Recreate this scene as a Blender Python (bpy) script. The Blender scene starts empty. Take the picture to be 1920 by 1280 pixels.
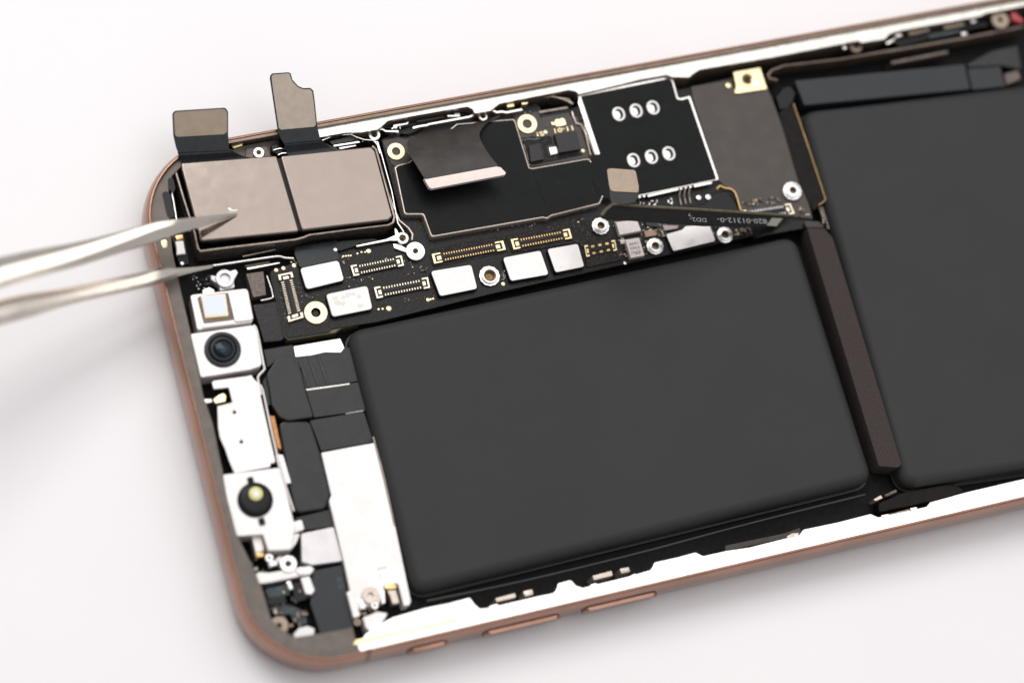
import bpy, bmesh, math, random
from mathutils import Vector, Matrix
random.seed(7)
MM = 0.001

# ------------------------------------------------------------------ camera
# axes: X along the phone's long side, Y across it, Z up, in mm, origin at the rim's near left corner
RC = ((0.944404639404915, -0.259423730152047, 0.20198813159309695),
      (0.19457815631876318, 0.9362093084438547, 0.2926627271564834),
      (-0.26502682534804534, -0.2370895590638212, 0.9346386054667651))
CAM = Vector((-61.93578095, -58.42927272, 392.19659545))
FPX = 5333.0
scene = bpy.context.scene
cd = bpy.data.cameras.new('camera')
cam = bpy.data.objects.new('camera', cd)
scene.collection.objects.link(cam)
scene.camera = cam
m3 = Matrix(RC).transposed()
cam.matrix_world = Matrix.Translation(CAM * MM) @ m3.to_4x4()
cd.sensor_width = 36.0
cd.lens = 36.0 * FPX / 1920.0
cd.clip_start = 0.01
cd.clip_end = 20.0
cd.dof.use_dof = True
fwd = -(m3 @ Vector((0, 0, 1)))
FOCUS_AT = Vector((38.0, 60.0, 6.0))
cd.dof.focus_distance = (FOCUS_AT - CAM).dot(fwd) * MM
cd.dof.aperture_fstop = 8.0
cd.dof.aperture_blades = 0

# ------------------------------------------------------------------ world and lamps
world = bpy.data.worlds.new('World')
scene.world = world
world.use_nodes = True
bg = world.node_tree.nodes['Background']
bg.inputs[0].default_value = (0.97, 0.97, 1.0, 1)
bg.inputs[1].default_value = 0.42

def softbox(name, loc, target, size, power, col):
    l = bpy.data.lights.new(name, 'AREA')
    l.shape = 'SQUARE'; l.size = size * MM; l.energy = power; l.color = col
    o = bpy.data.objects.new(name, l)
    scene.collection.objects.link(o)
    o.location = Vector(loc) * MM
    o.rotation_euler = (Vector(target) - Vector(loc)).to_track_quat('-Z', 'Y').to_euler()
    return o
softbox('softbox_overhead', (300, 240, 700), (75, 40, 0), 860, 3.2, (1.0, 0.985, 0.97))
softbox('softbox_key', (-60, 540, 760), (75, 40, 0), 420, 3.3, (1.0, 0.985, 0.965))
scene.view_settings.view_transform = 'Standard'
scene.view_settings.look = 'None'
scene.view_settings.gamma = 1.0
scene.view_settings.exposure = 0.0

# ------------------------------------------------------------------ helpers
def ray(px, py):
    return m3 @ Vector((px - 960.0, 640.0 - py, -FPX))

def W(px, py, z):
    """photo pixel -> point on the level z (mm)"""
    d = ray(px, py)
    t = (z - CAM.z) / d.z
    return CAM + d * t

def WT(px, py, z0, y0, k):
    """photo pixel -> point on the sloping sheet z = z0 + k*(y-y0)"""
    d = ray(px, py)
    t = (z0 + k * (CAM.y - y0) - CAM.z) / (d.z - k * d.y)
    return CAM + d * t

CR = {'K1': (240, 120, 3.556), 'K2': (700, 160, 3.556), 'K3': (1060, 100, 3.556), 'K4': (480, 400, 3.692),
      'K5': (920, 360, 3.692), 'K6': (300, 440, 4.267), 'K7': (320, 660, 4.267), 'K8': (380, 920, 3.765),
      'L1': (0, 360, 4.0), 'L2': (560, 0, 2.824), 'L3': (1200, 0, 2.667), 'L4': (1400, 100, 3.556),
      'L5': (1440, 400, 2.4625), 'L6': (800, 940, 3.429), 'L7': (1360, 840, 3.429), 'L8': (620, 560, 1.846),
      'M1': (280, 270, 5.12), 'M2': (1660, 0, 5.335), 'M3': (1340, 340, 6.4), 'M4': (600, 190, 4.8),
      'M5': (1100, 310, 4.8), 'M6': (960, 170, 8.535), 'PX': (0, 0, 1.0)}

def px(c, p):
    o = CR[c]
    return (o[0] + p[0] / o[2], o[1] + p[1] / o[2])

def at(c, p, z):
    a = px(c, p)
    return W(a[0], a[1], z)

def poly(c, pts, z):
    r = [at(c, p, z) for p in pts]
    r = [(v.x, v.y) for v in r]
    if area(r) < 0:
        r.reverse()
    return r

def area(p):
    return 0.5 * sum(p[i][0] * p[(i + 1) % len(p)][1] - p[(i + 1) % len(p)][0] * p[i][1] for i in range(len(p)))

def rnd(p, r, n=4):
    """round the corners of a closed outline"""
    out = []
    N = len(p)
    for i in range(N):
        a, b, c = Vector(p[i - 1]), Vector(p[i]), Vector(p[(i + 1) % N])
        u, v = a - b, c - b
        lu, lv = u.length, v.length
        if lu < 1e-6 or lv < 1e-6:
            continue
        u /= lu; v /= lv
        ang = u.angle(v) if u.length and v.length else math.pi
        if ang > 2.9:
            out.append((b.x, b.y)); continue
        t = min(r / math.tan(ang / 2), lu * 0.45, lv * 0.45)
        p0, p1 = b + u * t, b + v * t
        for k in range(n + 1):
            s = k / n
            q = p0 * (1 - s) ** 2 + b * 2 * s * (1 - s) + p1 * s ** 2
            out.append((q.x, q.y))
    return out

def off(p, d):
    """offset a counter-clockwise outline outwards by d"""
    out = []
    N = len(p)
    for i in range(N):
        a, b, c = Vector(p[i - 1]), Vector(p[i]), Vector(p[(i + 1) % N])
        e1 = (b - a); e2 = (c - b)
        if e1.length < 1e-7 or e2.length < 1e-7:
            out.append((b.x, b.y)); continue
        e1.normalize(); e2.normalize()
        n1 = Vector((e1.y, -e1.x)); n2 = Vector((e2.y, -e2.x))
        n = n1 + n2
        if n.length < 1e-5:
            n = n1
        n.normalize()
        k = d / max(0.45, n.dot(n1))
        out.append((b.x + n.x * k, b.y + n.y * k))
    return out

COL = scene.collection
def link(name, me, mat, parent):
    o = bpy.data.objects.new(name, me)
    COL.objects.link(o)
    if mat is not None:
        me.materials.append(mat)
    if parent is not None:
        o.parent = parent
        o.matrix_parent_inverse = Matrix.Translation(-Vector(parent.get('_w', (0, 0, 0))))
    return o

def finish(name, bm, mat, parent, ang=35, smooth=True):
    bmesh.ops.recalc_face_normals(bm, faces=bm.faces[:])
    bmesh.ops.scale(bm, vec=(MM, MM, MM), verts=bm.verts[:])
    me = bpy.data.meshes.new(name)
    bm.to_mesh(me); bm.free()
    if smooth:
        for f in me.polygons:
            f.use_smooth = True
        me.set_sharp_from_angle(angle=math.radians(ang))
    o = link(name, me, mat, parent)
    if smooth:
        w = o.modifiers.new('weighted_normal', 'WEIGHTED_NORMAL')
        w.mode = 'FACE_AREA'; w.weight = 90; w.keep_sharp = True
    return o

def add_prism(bm, p, z0, z1, bev=0.0, seg=2, holes=(), draft=0.0):
    loops = [p] + list(holes)
    edges = []
    if holes:
        allv = []
        for lp in loops:
            vs = [bm.verts.new((x, y, z1)) for x, y in lp]
            allv += vs
            for i in range(len(vs)):
                edges.append(bm.edges.new((vs[i], vs[(i + 1) % len(vs)])))
        r = bmesh.ops.triangle_fill(bm, use_beauty=True, use_dissolve=False, edges=edges)
        faces = [g for g in r['geom'] if isinstance(g, bmesh.types.BMFace)]
    else:
        vs = [bm.verts.new((x, y, z1)) for x, y in p]
        faces = [bm.faces.new(vs)]
        edges = list(faces[0].edges)
    r = bmesh.ops.extrude_face_region(bm, geom=faces, use_keep_orig=True)
    nv = [g for g in r['geom'] if isinstance(g, bmesh.types.BMVert)]
    for v in nv:
        v.co.z = z0
    if bev > 0:
        bmesh.ops.bevel(bm, geom=edges, offset=bev, offset_type='OFFSET', segments=seg, profile=0.5, affect='EDGES', clamp_overlap=True)
    return bm

def prism(name, p, z0, z1, mat, parent, bev=0.06, seg=2, holes=(), ang=35):
    bm = bmesh.new()
    add_prism(bm, p, z0, z1, bev, seg, holes)
    return finish(name, bm, mat, parent, ang)

def add_lathe(bm, c, prof, n=32, wob=None):
    rings = []
    for r, z in prof:
        ring = []
        for i in range(n):
            a = 2 * math.pi * i / n
            rr = r * (wob(i) if wob and r > prof[0][0] * 0 + wob_min else 1.0) if wob else r
            ring.append(bm.verts.new((c[0] + rr * math.cos(a), c[1] + rr * math.sin(a), z)))
        rings.append(ring)
    for a, b in zip(rings, rings[1:]):
        for i in range(n):
            bm.faces.new((a[i], a[(i + 1) % n], b[(i + 1) % n], b[i]))
    return rings
wob_min = 0.0

def lathe(name, c, prof, mat, parent, n=32, cap=True, wob=None, ang=35):
    bm = bmesh.new()
    rings = add_lathe(bm, c, prof, n, wob)
    if cap:
        bm.faces.new(rings[0]); bm.faces.new(rings[-1])
    return finish(name, bm, mat, parent, ang)

def add_tube(bm, pts, r, n=6, flat=1.0):
    pts = [Vector(p) for p in pts]
    rings = []
    for i, p in enumerate(pts):
        d = (pts[min(i + 1, len(pts) - 1)] - pts[max(i - 1, 0)]).normalized()
        up = Vector((0, 0, 1))
        if abs(d.z) > 0.95:
            up = Vector((0, 1, 0))
        s = d.cross(up).normalized(); u = s.cross(d).normalized()
        rings.append([bm.verts.new(p + s * (r * math.cos(2 * math.pi * k / n)) + u * (r * flat * math.sin(2 * math.pi * k / n))) for k in range(n)])
    for a, b in zip(rings, rings[1:]):
        for k in range(n):
            bm.faces.new((a[k], a[(k + 1) % n], b[(k + 1) % n], b[k]))
    bm.faces.new(rings[0]); bm.faces.new(rings[-1])

def smooth_path(pts, n=6):
    pts = [Vector(p) for p in pts]
    out = []
    for i in range(len(pts) - 1):
        p0, p1, p2, p3 = pts[max(i - 1, 0)], pts[i], pts[i + 1], pts[min(i + 2, len(pts) - 1)]
        for k in range(n):
            t = k / n
            out.append(0.5 * ((2 * p1) + (p2 - p0) * t + (2 * p0 - 5 * p1 + 4 * p2 - p3) * t * t + (3 * p1 - p0 - 3 * p2 + p3) * t ** 3))
    out.append(pts[-1])
    return out

def tube(name, pts, r, mat, parent, n=8, sm=0, flat=1.0):
    bm = bmesh.new()
    add_tube(bm, smooth_path(pts, sm) if sm else pts, r, n, flat)
    return finish(name, bm, mat, parent, 60)

def wall(name, pts, z0, z1, th, mat, parent, bev=0.05):
    """thin upright sheet that follows a polyline"""
    P = [Vector((p[0], p[1])) for p in pts]
    L, Rr = [], []
    for i, p in enumerate(P):
        d1 = (P[i] - P[i - 1]).normalized() if i else (P[1] - P[0]).normalized()
        d2 = (P[i + 1] - P[i]).normalized() if i < len(P) - 1 else d1
        n1 = Vector((-d1.y, d1.x)); n2 = Vector((-d2.y, d2.x))
        n = (n1 + n2).normalized()
        k = th / 2 / max(0.5, n.dot(n1))
        L.append((p + n * k)[:]); Rr.append((p - n * k)[:])
    o = L + Rr[::-1]
    if area(o) < 0:
        o.reverse()
    return prism(name, o, z0, z1, mat, parent, bev)

def ribbon(name, stations, th, mat, parent, sm=6, across=2):
    """flat cable: list of (left, right) 3-D points"""
    Ls = smooth_path([s[0] for s in stations], sm); Rs = smooth_path([s[1] for s in stations], sm)
    bm = bmesh.new()
    top, bot = [], []
    for i in range(len(Ls)):
        j0, j1 = max(i - 1, 0), min(i + 1, len(Ls) - 1)
        d = (Ls[j1] + Rs[j1]) - (Ls[j0] + Rs[j0])
        nrm = (Rs[i] - Ls[i]).cross(d).normalized()
        if nrm.length < 0.5:
            nrm = Vector((0, 0, 1))
        top.append([bm.verts.new(Ls[i].lerp(Rs[i], k / across) + nrm * th / 2) for k in range(across + 1)])
        bot.append([bm.verts.new(Ls[i].lerp(Rs[i], k / across) - nrm * th / 2) for k in range(across + 1)])
    for A in (top, bot):
        for i in range(len(A) - 1):
            for k in range(across):
                bm.faces.new((A[i][k], A[i][k + 1], A[i + 1][k + 1], A[i + 1][k]))
    for i in range(len(top) - 1):
        for k in (0, across):
            bm.faces.new((top[i][k], top[i + 1][k], bot[i + 1][k], bot[i][k]))
    for i in (0, len(top) - 1):
        for k in range(across):
            bm.faces.new((top[i][k], top[i][k + 1], bot[i][k + 1], bot[i][k]))
    return finish(name, bm, mat, parent, 50)

def sheet(name, pts3, th, mat, parent, bev=0.0):
    """flat plate through 3-D outline points, thickness along its normal"""
    pts = [Vector(p) for p in pts3]
    n = Vector((0, 0, 0))
    for i in range(len(pts)):
        a, b = pts[i], pts[(i + 1) % len(pts)]
        n += a.cross(b)
    n.normalize()
    if n.z < 0:
        pts.reverse(); n = -n
    bm = bmesh.new()
    vt = [bm.verts.new(p) for p in pts]
    vb = [bm.verts.new(p - n * th) for p in pts]
    f = bm.faces.new(vt)
    te = list(f.edges)
    bm.faces.new(vb[::-1])
    for i in range(len(pts)):
        j = (i + 1) % len(pts)
        bm.faces.new((vt[i], vb[i], vb[j], vt[j]))
    if bev:
        bmesh.ops.bevel(bm, geom=te, offset=bev, segments=2, profile=0.5, affect='EDGES', clamp_overlap=True)
    return finish(name, bm, mat, parent, 40)

def lerp2(a, b, t):
    return (a[0] + (b[0] - a[0]) * t, a[1] + (b[1] - a[1]) * t)

def empty(name, loc):
    o = bpy.data.objects.new(name, None)
    o.empty_display_size = 0.01
    COL.objects.link(o)
    o.location = Vector(loc) * MM
    o['_w'] = [c * MM for c in loc]
    return o

def tag(o, label, cat=None, kind=None, group=None):
    o['label'] = label
    if cat: o['category'] = cat
    if kind: o['kind'] = kind
    if group: o['group'] = group
    return o

# ------------------------------------------------------------------ materials
def mat(name, col, rough=0.5, metal=0.0, var=0.0, vscale=0.6, bump=0.0, bscale=6.0, rvar=0.0, spec=0.5, col2=None, speck=None, aniso=0.0, coat=0.0):
    m = bpy.data.materials.new(name)
    m.use_nodes = True
    nt = m.node_tree; N = nt.nodes; Lk = nt.links
    b = N['Principled BSDF']
    b.inputs['Base Color'].default_value = (*col, 1)
    b.inputs['Roughness'].default_value = rough
    b.inputs['Metallic'].default_value = metal
    b.inputs['Specular IOR Level'].default_value = spec
    if coat:
        b.inputs['Coat Weight'].default_value = coat
        b.inputs['Coat Roughness'].default_value = 0.15
    tc = N.new('ShaderNodeTexCoord')
    mp = N.new('ShaderNodeMapping')
    mp.inputs['Scale'].default_value = (1000, 1000, 1000)
    Lk.new(tc.outputs['Object'], mp.inputs['Vector'])
    def noise(sc, det=4, rough=0.55):
        n = N.new('ShaderNodeTexNoise')
        n.inputs['Scale'].default_value = sc; n.inputs['Detail'].default_value = det; n.inputs['Roughness'].default_value = rough
        Lk.new(mp.outputs[0], n.inputs['Vector'])
        return n
    last = None
    if var or col2:
        n = noise(vscale)
        r = N.new('ShaderNodeValToRGB')
        r.color_ramp.elements[0].position = 0.35; r.color_ramp.elements[1].position = 0.68
        c2 = col2 if col2 else tuple(c * (1 + var) for c in col)
        c1 = col if col2 else tuple(c * (1 - var) for c in col)
        r.color_ramp.elements[0].color = (*c1, 1); r.color_ramp.elements[1].color = (*c2, 1)
        Lk.new(n.outputs['Fac'], r.inputs['Fac'])
        last = r.outputs['Color']
    if speck:
        sc, amt, scol = speck          # dust and grit of its own shape
        v = N.new('ShaderNodeTexNoise'); v.inputs['Scale'].default_value = sc; v.inputs['Detail'].default_value = 2
        Lk.new(mp.outputs[0], v.inputs['Vector'])
        r = N.new('ShaderNodeValToRGB')
        r.color_ramp.elements[0].position = amt; r.color_ramp.elements[1].position = min(1, amt + 0.03)
        Lk.new(v.outputs['Fac'], r.inputs['Fac'])
        mx = N.new('ShaderNodeMix'); mx.data_type = 'RGBA'
        Lk.new(r.outputs['Color'], mx.inputs['Factor'])
        if last: Lk.new(last, mx.inputs['A'])
        else: mx.inputs['A'].default_value = (*col, 1)
        mx.inputs['B'].default_value = (*scol, 1)
        last = mx.outputs['Result']
    if last:
        Lk.new(last, b.inputs['Base Color'])
    if rvar:
        n = noise(vscale * 1.7 + 0.2, 5)
        mr = N.new('ShaderNodeMapRange')
        mr.inputs['From Min'].default_value = 0.3; mr.inputs['From Max'].default_value = 0.7
        mr.inputs['To Min'].default_value = max(0.02, rough - rvar); mr.inputs['To Max'].default_value = min(1, rough + rvar)
        Lk.new(n.outputs['Fac'], mr.inputs['Value']); Lk.new(mr.outputs[0], b.inputs['Roughness'])
    if bump:
        n = noise(bscale, 3)
        bp = N.new('ShaderNodeBump')
        bp.inputs['Strength'].default_value = bump; bp.inputs['Distance'].default_value = 0.00006
        Lk.new(n.outputs['Fac'], bp.inputs['Height']); Lk.new(bp.outputs[0], b.inputs['Normal'])
    return m

M = {}
M['table'] = mat('table_white', (0.895, 0.87, 0.88), 0.55, 0, 0.012, 0.02, bump=0.05, bscale=1.5)
M['copper'] = mat('rose_gold_band', (0.34, 0.19, 0.138), 0.19, 1, 0.1, 0.12, rvar=0.06, bump=0.04, bscale=3)
M['brownlip'] = mat('brown_lip', (0.20, 0.148, 0.112), 0.4, 0.7, 0.15, 0.4, bump=0.2, bscale=3)
M['railfar'] = mat('satin_steel_rail', (0.66, 0.635, 0.59), 0.26, 1, 0.12, 0.5, rvar=0.12, bump=0.25, bscale=2.5)
M['brownwall'] = mat('brown_rail_wall', (0.13, 0.096, 0.075), 0.35, 0.25, 0.25, 0.5, bump=0.2, bscale=2, spec=0.4)
M['rail'] = mat('polished_steel_rail', (0.93, 0.9, 0.88), 0.24, 1, 0.03, 0.8, rvar=0.1, bump=0.1, bscale=3)
M['taupe'] = mat('taupe_ledge', (0.15, 0.126, 0.108), 0.55, 0.25, 0.12, 0.7, bump=0.25, bscale=9)
M['backglass'] = mat('back_glass', (0.5, 0.36, 0.29), 0.25)
M['floor'] = mat('dark_floor', (0.006, 0.0055, 0.0055), 0.55, 0, 0.4, 1.2, bump=0.3, bscale=3, spec=0.12)
M['battery'] = mat('battery_pouch', (0.037, 0.037, 0.037), 0.62, 0, 0.035, 0.1, bump=0.02, bscale=2.0, spec=0.22)
M['strap'] = mat('strap_black', (0.009, 0.0065, 0.006), 0.4, 0, 0.3, 0.8, spec=0.12)
M['seam'] = mat('pouch_seam', (0.012, 0.012, 0.012), 0.4)
M['foam'] = mat('brown_foam', (0.056, 0.044, 0.041), 0.85, 0, 0.25, 4.0, bump=0.9, bscale=9, speck=(11, 0.735, (0.2, 0.17, 0.15)), spec=0.2)
M['pcb'] = mat('black_board', (0.0065, 0.0056, 0.0055), 0.3, 0, 0.5, 3.0, bump=0.9, bscale=3.2, speck=(9, 0.72, (0.13, 0.105, 0.09)), spec=0.24)
M['pcb_edge'] = mat('board_edge', (0.10, 0.085, 0.045), 0.45, 0, 0.3, 2.0)
M['pcbgrey'] = mat('grey_solder_mask', (0.036, 0.030, 0.027), 0.4, 0, 0.15, 1.0, bump=0.15, bscale=8)
M['grit'] = mat('gritty_foam', (0.014, 0.012, 0.0115), 0.7, 0, 0.5, 5.0, bump=1.0, bscale=6, speck=(7, 0.64, (0.17, 0.145, 0.13)), spec=0.3)
M['taupeboard'] = mat('taupe_board', (0.066, 0.053, 0.047), 0.5, 0, 0.12, 0.45, bump=0.15, bscale=9, spec=0.4)
M['film'] = mat('black_film', (0.0062, 0.007, 0.0077), 0.40, 0, 0.12, 0.3, rvar=0.08, bump=0.06, bscale=5, speck=(3.3, 0.79, (0.25, 0.25, 0.25)), spec=0.12)
M['blackplastic'] = mat('black_plastic', (0.006, 0.006, 0.0065), 0.38, 0, 0.3, 1.0, spec=0.22)
M['gloss'] = mat('glossy_black', (0.003, 0.003, 0.0035), 0.25, 0, 0.3, 1.0, rvar=0.08, bump=0.4, bscale=1.2, spec=0.28)
M['flex'] = mat('black_flex', (0.019, 0.019, 0.02), 0.38, 0, 0.2, 0.5, bump=0.15, bscale=1.0, spec=0.36)
M['flexsheen'] = mat('flex_sheen', (0.04, 0.039, 0.038), 0.35, 0.2, 0.2, 1.0)  # paler grey puts the cable's sheen stripes into the colour
M['flexblue'] = mat('blueblack_flex', (0.008, 0.011, 0.015), 0.3, 0, 0.25, 0.8, rvar=0.08, spec=0.35)
M['flexbrown'] = mat('brown_flex', (0.038, 0.032, 0.029), 0.38, 0, 0.25, 0.5, bump=0.15, bscale=2, spec=0.35, speck=(2.4, 0.74, (0.14, 0.13, 0.12)))
M['tab'] = mat('taupe_steel_tab', (0.30, 0.24, 0.185), 0.42, 0.75, 0.06, 0.9, bump=0.12, bscale=12)
M['tab2'] = mat('pale_steel_tab', (0.40, 0.335, 0.275), 0.42, 0.75, 0.06, 0.9, bump=0.12, bscale=12)
M['plug'] = mat('pinkish_plug', (0.78, 0.68, 0.63), 0.4, 0.2, 0.03, 1.0)
M['camplate'] = mat('camera_plate_steel', (0.315, 0.262, 0.23), 0.12, 0.88, 0.03, 0.2, rvar=0.04, bump=0.03, bscale=9)
M['bracket'] = mat('dark_bracket_steel', (0.27, 0.22, 0.185), 0.24, 0.7, 0.2, 1.0, rvar=0.1)
M['silver'] = mat('bright_steel', (0.86, 0.83, 0.8), 0.25, 1, 0.06, 1.5, rvar=0.1)
M['shell'] = mat('shield_shell', (0.56, 0.48, 0.415), 0.27, 0.7, 0.08, 1.0, rvar=0.08)
M['nut'] = mat('nut_steel', (0.8, 0.79, 0.78), 0.28, 1, 0.1, 4.0, rvar=0.1, bump=0.2, bscale=10)
M['gold'] = mat('gold_pad', (0.95, 0.78, 0.46), 0.38, 1, 0.08, 2.0, bump=0.2, bscale=8)
M['golddeep'] = mat('gold_contact', (0.80, 0.52, 0.22), 0.3, 1, 0.15, 5.0)
M['hole'] = mat('threaded_hole', (0.20, 0.12, 0.055), 0.4, 0.8, 0.3, 5.0)
M['dark'] = mat('dark_void', (0.006, 0.0055, 0.005), 0.6)
M['white'] = mat('white_label', (0.93, 0.90, 0.89), 0.42, 0, 0.025, 1.5, bump=0.1, bscale=5, spec=0.5)
M['whitemetal'] = mat('white_stiffener', (0.84, 0.80, 0.78), 0.34, 0.25, 0.05, 0.35, rvar=0.1, bump=0.1, bscale=4)  # near-white base carries the reflection of the board's polished steel pads
M['greymetal'] = mat('grey_bracket', (0.6, 0.57, 0.58), 0.4, 0.6, 0.05, 0.8)
M['chip'] = mat('chip_black', (0.013, 0.011, 0.0115), 0.55, 0, 0.15, 3.0, bump=0.2, bscale=10)
M['chipgrey'] = mat('chip_grey', (0.66, 0.60, 0.57), 0.42, 0.15, 0.08, 4.0, bump=0.2, bscale=9)
M['brownchip'] = mat('brown_capacitor', (0.36, 0.24, 0.17), 0.5, 0, 0.15, 4.0)
M['pinkchip'] = mat('pink_inductor', (0.42, 0.33, 0.34), 0.45, 0, 0.1, 4.0)
M['connblack'] = mat('connector_black', (0.012, 0.012, 0.014), 0.4, spec=0.3)
M['pale_gold'] = mat('pale_gold_contact', (0.84, 0.74, 0.56), 0.3, 1, 0.1, 5.0)
M['orange'] = mat('orange_flex', (0.62, 0.26, 0.08), 0.45, 0.1, 0.2, 3.0)
M['lens'] = mat('lens_glass', (0.003, 0.007, 0.014), 0.12, 0, spec=0.2)
M['lensblue'] = mat('lens_coating', (0.01, 0.045, 0.09), 0.15, 0, spec=0.2)
M['barrel'] = mat('lens_barrel', (0.009, 0.011, 0.015), 0.3, 0, spec=0.3)
M['yellow'] = mat('yellow_emitter', (0.74, 0.70, 0.30), 0.35)
M['blue_white'] = mat('sensor_window', (0.78, 0.84, 0.9), 0.2)
M['brownbox'] = mat('brown_box', (0.13, 0.10, 0.085), 0.45, 0.3, 0.3, 2.0)
M['bluegrey'] = mat('blue_grey_bar', (0.021, 0.0235, 0.0265), 0.5, 0, 0.06, 0.5, bump=0.1, bscale=8, spec=0.4)
M['purple'] = mat('plum_black', (0.012, 0.008, 0.010), 0.3, 0, 0.4, 1.5, bump=0.6, bscale=1.5, spec=0.3)
M['teal'] = mat('teal_chip', (0.028, 0.042, 0.048), 0.35, 0.3, 0.5, 1.8)
M['steeltweezer'] = mat('tweezer_steel', (0.88, 0.805, 0.71), 0.16, 1, 0.04, 0.12, rvar=0.05, bump=0.03, bscale=5)
M['print'] = mat('grey_print', (0.32, 0.32, 0.31), 0.6)
M['ink'] = mat('black_ink', (0.02, 0.018, 0.018), 0.6)
M['patch'] = mat('silver_patch', (0.30, 0.29, 0.25), 0.45, 0.5)
M['red'] = mat('red_sealant', (0.42, 0.05, 0.06), 0.45)

def smd_mat():
    m = bpy.data.materials.new('surface_parts')
    m.use_nodes = True
    N = m.node_tree.nodes; L_ = m.node_tree.links
    b = N['Principled BSDF']; b.inputs['Roughness'].default_value = 0.32; b.inputs['Metallic'].default_value = 0.25
    g = N.new('ShaderNodeNewGeometry'); c = N.new('ShaderNodeValToRGB')
    c.color_ramp.interpolation = 'CONSTANT'
    e = c.color_ramp.elements
    e[0].color = (0.015, 0.013, 0.012, 1); e[1].position = 0.35; e[1].color = (0.30, 0.20, 0.14, 1)
    k = e.new(0.6); k.color = (0.5, 0.44, 0.38, 1)
    k = e.new(0.75); k.color = (0.06, 0.05, 0.045, 1)
    k = e.new(0.9); k.color = (0.75, 0.6, 0.36, 1)
    L_.new(g.outputs['Random Per Island'], c.inputs['Fac']); L_.new(c.outputs['Color'], b.inputs['Base Color'])
    return m
M['smd'] = smd_mat()
# ------------------------------------------------------------------ the surface
bm = bmesh.new()
n = 24
vs = [[bm.verts.new((-1500 + 3000 * i / n, -1500 + 3000 * j / n, 0)) for j in range(n + 1)] for i in range(n + 1)]
for i in range(n):
    for j in range(n):
        bm.faces.new((vs[i][j], vs[i + 1][j], vs[i + 1][j + 1], vs[i][j + 1]))
tb = finish('tabletop', bm, M['table'], None)
tag(tb, 'plain white tabletop under the phone', kind='structure')

# ------------------------------------------------------------------ the phone
LEN, WID = 157.5, 77.4
phone = empty('smartphone', (LEN / 2, WID / 2, 0))
tag(phone, 'opened rose gold smartphone without its screen, circuit board and black batteries showing', 'smartphone')

def rrect(x0, y0, x1, y1, r, n=14):
    out = []
    for cx, cy, a0 in ((x1 - r, y0 + r, -90), (x1 - r, y1 - r, 0), (x0 + r, y1 - r, 90), (x0 + r, y0 + r, 180)):
        for k in range(n + 1):
            a = math.radians(a0 + 90 * k / n)
            # a slightly squarish corner
            out.append((cx + r * math.cos(a), cy + r * math.sin(a)))
    return out
CORN = 11.8
# outer band: swept rounded profile (outset, height)
prof = [(0.05, 0.0), (0.45, 0.35), (0.6, 1.2), (0.72, 2.4), (0.76, 3.7), (0.7, 5.0), (0.52, 6.2), (0.28, 6.95), (0.12, 7.3), (0.0, 7.4),
        (-0.15, 7.42), (-0.22, 7.36), (-0.24, 7.2), (-0.25, 6.2), (-0.25, 0.2)]
bm = bmesh.new()
rings = []
for o_, z in prof:
    rings.append([bm.verts.new((x, y, z)) for x, y in rrect(-o_, -o_, LEN + o_, WID + o_, CORN + o_)])
for a, b in zip(rings, rings[1:]):
    for i in range(len(a)):
        j = (i + 1) % len(a)
        bm.faces.new((a[i], a[j], b[j], b[i]))
band = finish('outer_frame', bm, M['copper'], phone, 50)
band['label'] = 'polished rose gold outer frame of the phone'
prism('back_panel', rrect(0.27, 0.27, LEN - 0.27, WID - 0.27, CORN - 0.27), 0.15, 1.1, M['backglass'], phone, 0)
prism('mid_plate', rrect(0.6, 0.6, LEN - 0.6, WID - 0.6, CORN - 0.6), 1.15, 1.7, M['floor'], phone, 0)

def side_button(x0, x1, nm):
    pts = rnd([(x0, 2.4), (x1, 2.4), (x1, 4.9), (x0, 4.9)], 0.9, 4)
    bm = bmesh.new()
    vt = [bm.verts.new((x, -1.15, z)) for x, z in pts]; vb = [bm.verts.new((x, -0.7, z)) for x, z in pts]
    f = bm.faces.new(vt); bm.faces.new(vb[::-1])
    e = list(f.edges)
    for i in range(len(pts)):
        j = (i + 1) % len(pts)
        bm.faces.new((vt[i], vb[i], vb[j], vt[j]))
    bmesh.ops.bevel(bm, geom=e, offset=0.25, segments=3, profile=0.5, affect='EDGES', clamp_overlap=True)
    return finish(nm, bm, M['copper'], band, 50)
for nm, a, b in (('mute_switch', (762, 1215), (838, 1200)), ('volume_button', (905, 1187), (1050, 1156)), ('volume_button', (1092, 1146), (1232, 1115))):
    side_button(W(a[0], a[1], 4.0).x, W(b[0], b[1], 4.0).x, nm)
xa = W(684, 1225, 4).x
for pos, ax in ((xa, 'y'),):
    bm = bmesh.new()
    loop = [(-0.79, 3.7), (-0.73, 5.0), (-0.55, 6.2), (-0.31, 6.95), (-0.16, 7.3), (-0.02, 7.425), (0.33, 7.44)]
    A = [[bm.verts.new((pos + s * 0.35, y - 0.0, z)) for y, z in loop] for s in (-1, 1)]
    for i in range(len(loop) - 1):
        bm.faces.new((A[0][i], A[1][i], A[1][i + 1], A[0][i + 1]))
    finish('antenna_line', bm, M['brownlip'], band, 60)

# ledges inside the band
def line_pts(c, pts, z):
    return [(lambda v: (v.x, v.y))(at(c, p, z)) for p in pts]

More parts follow.
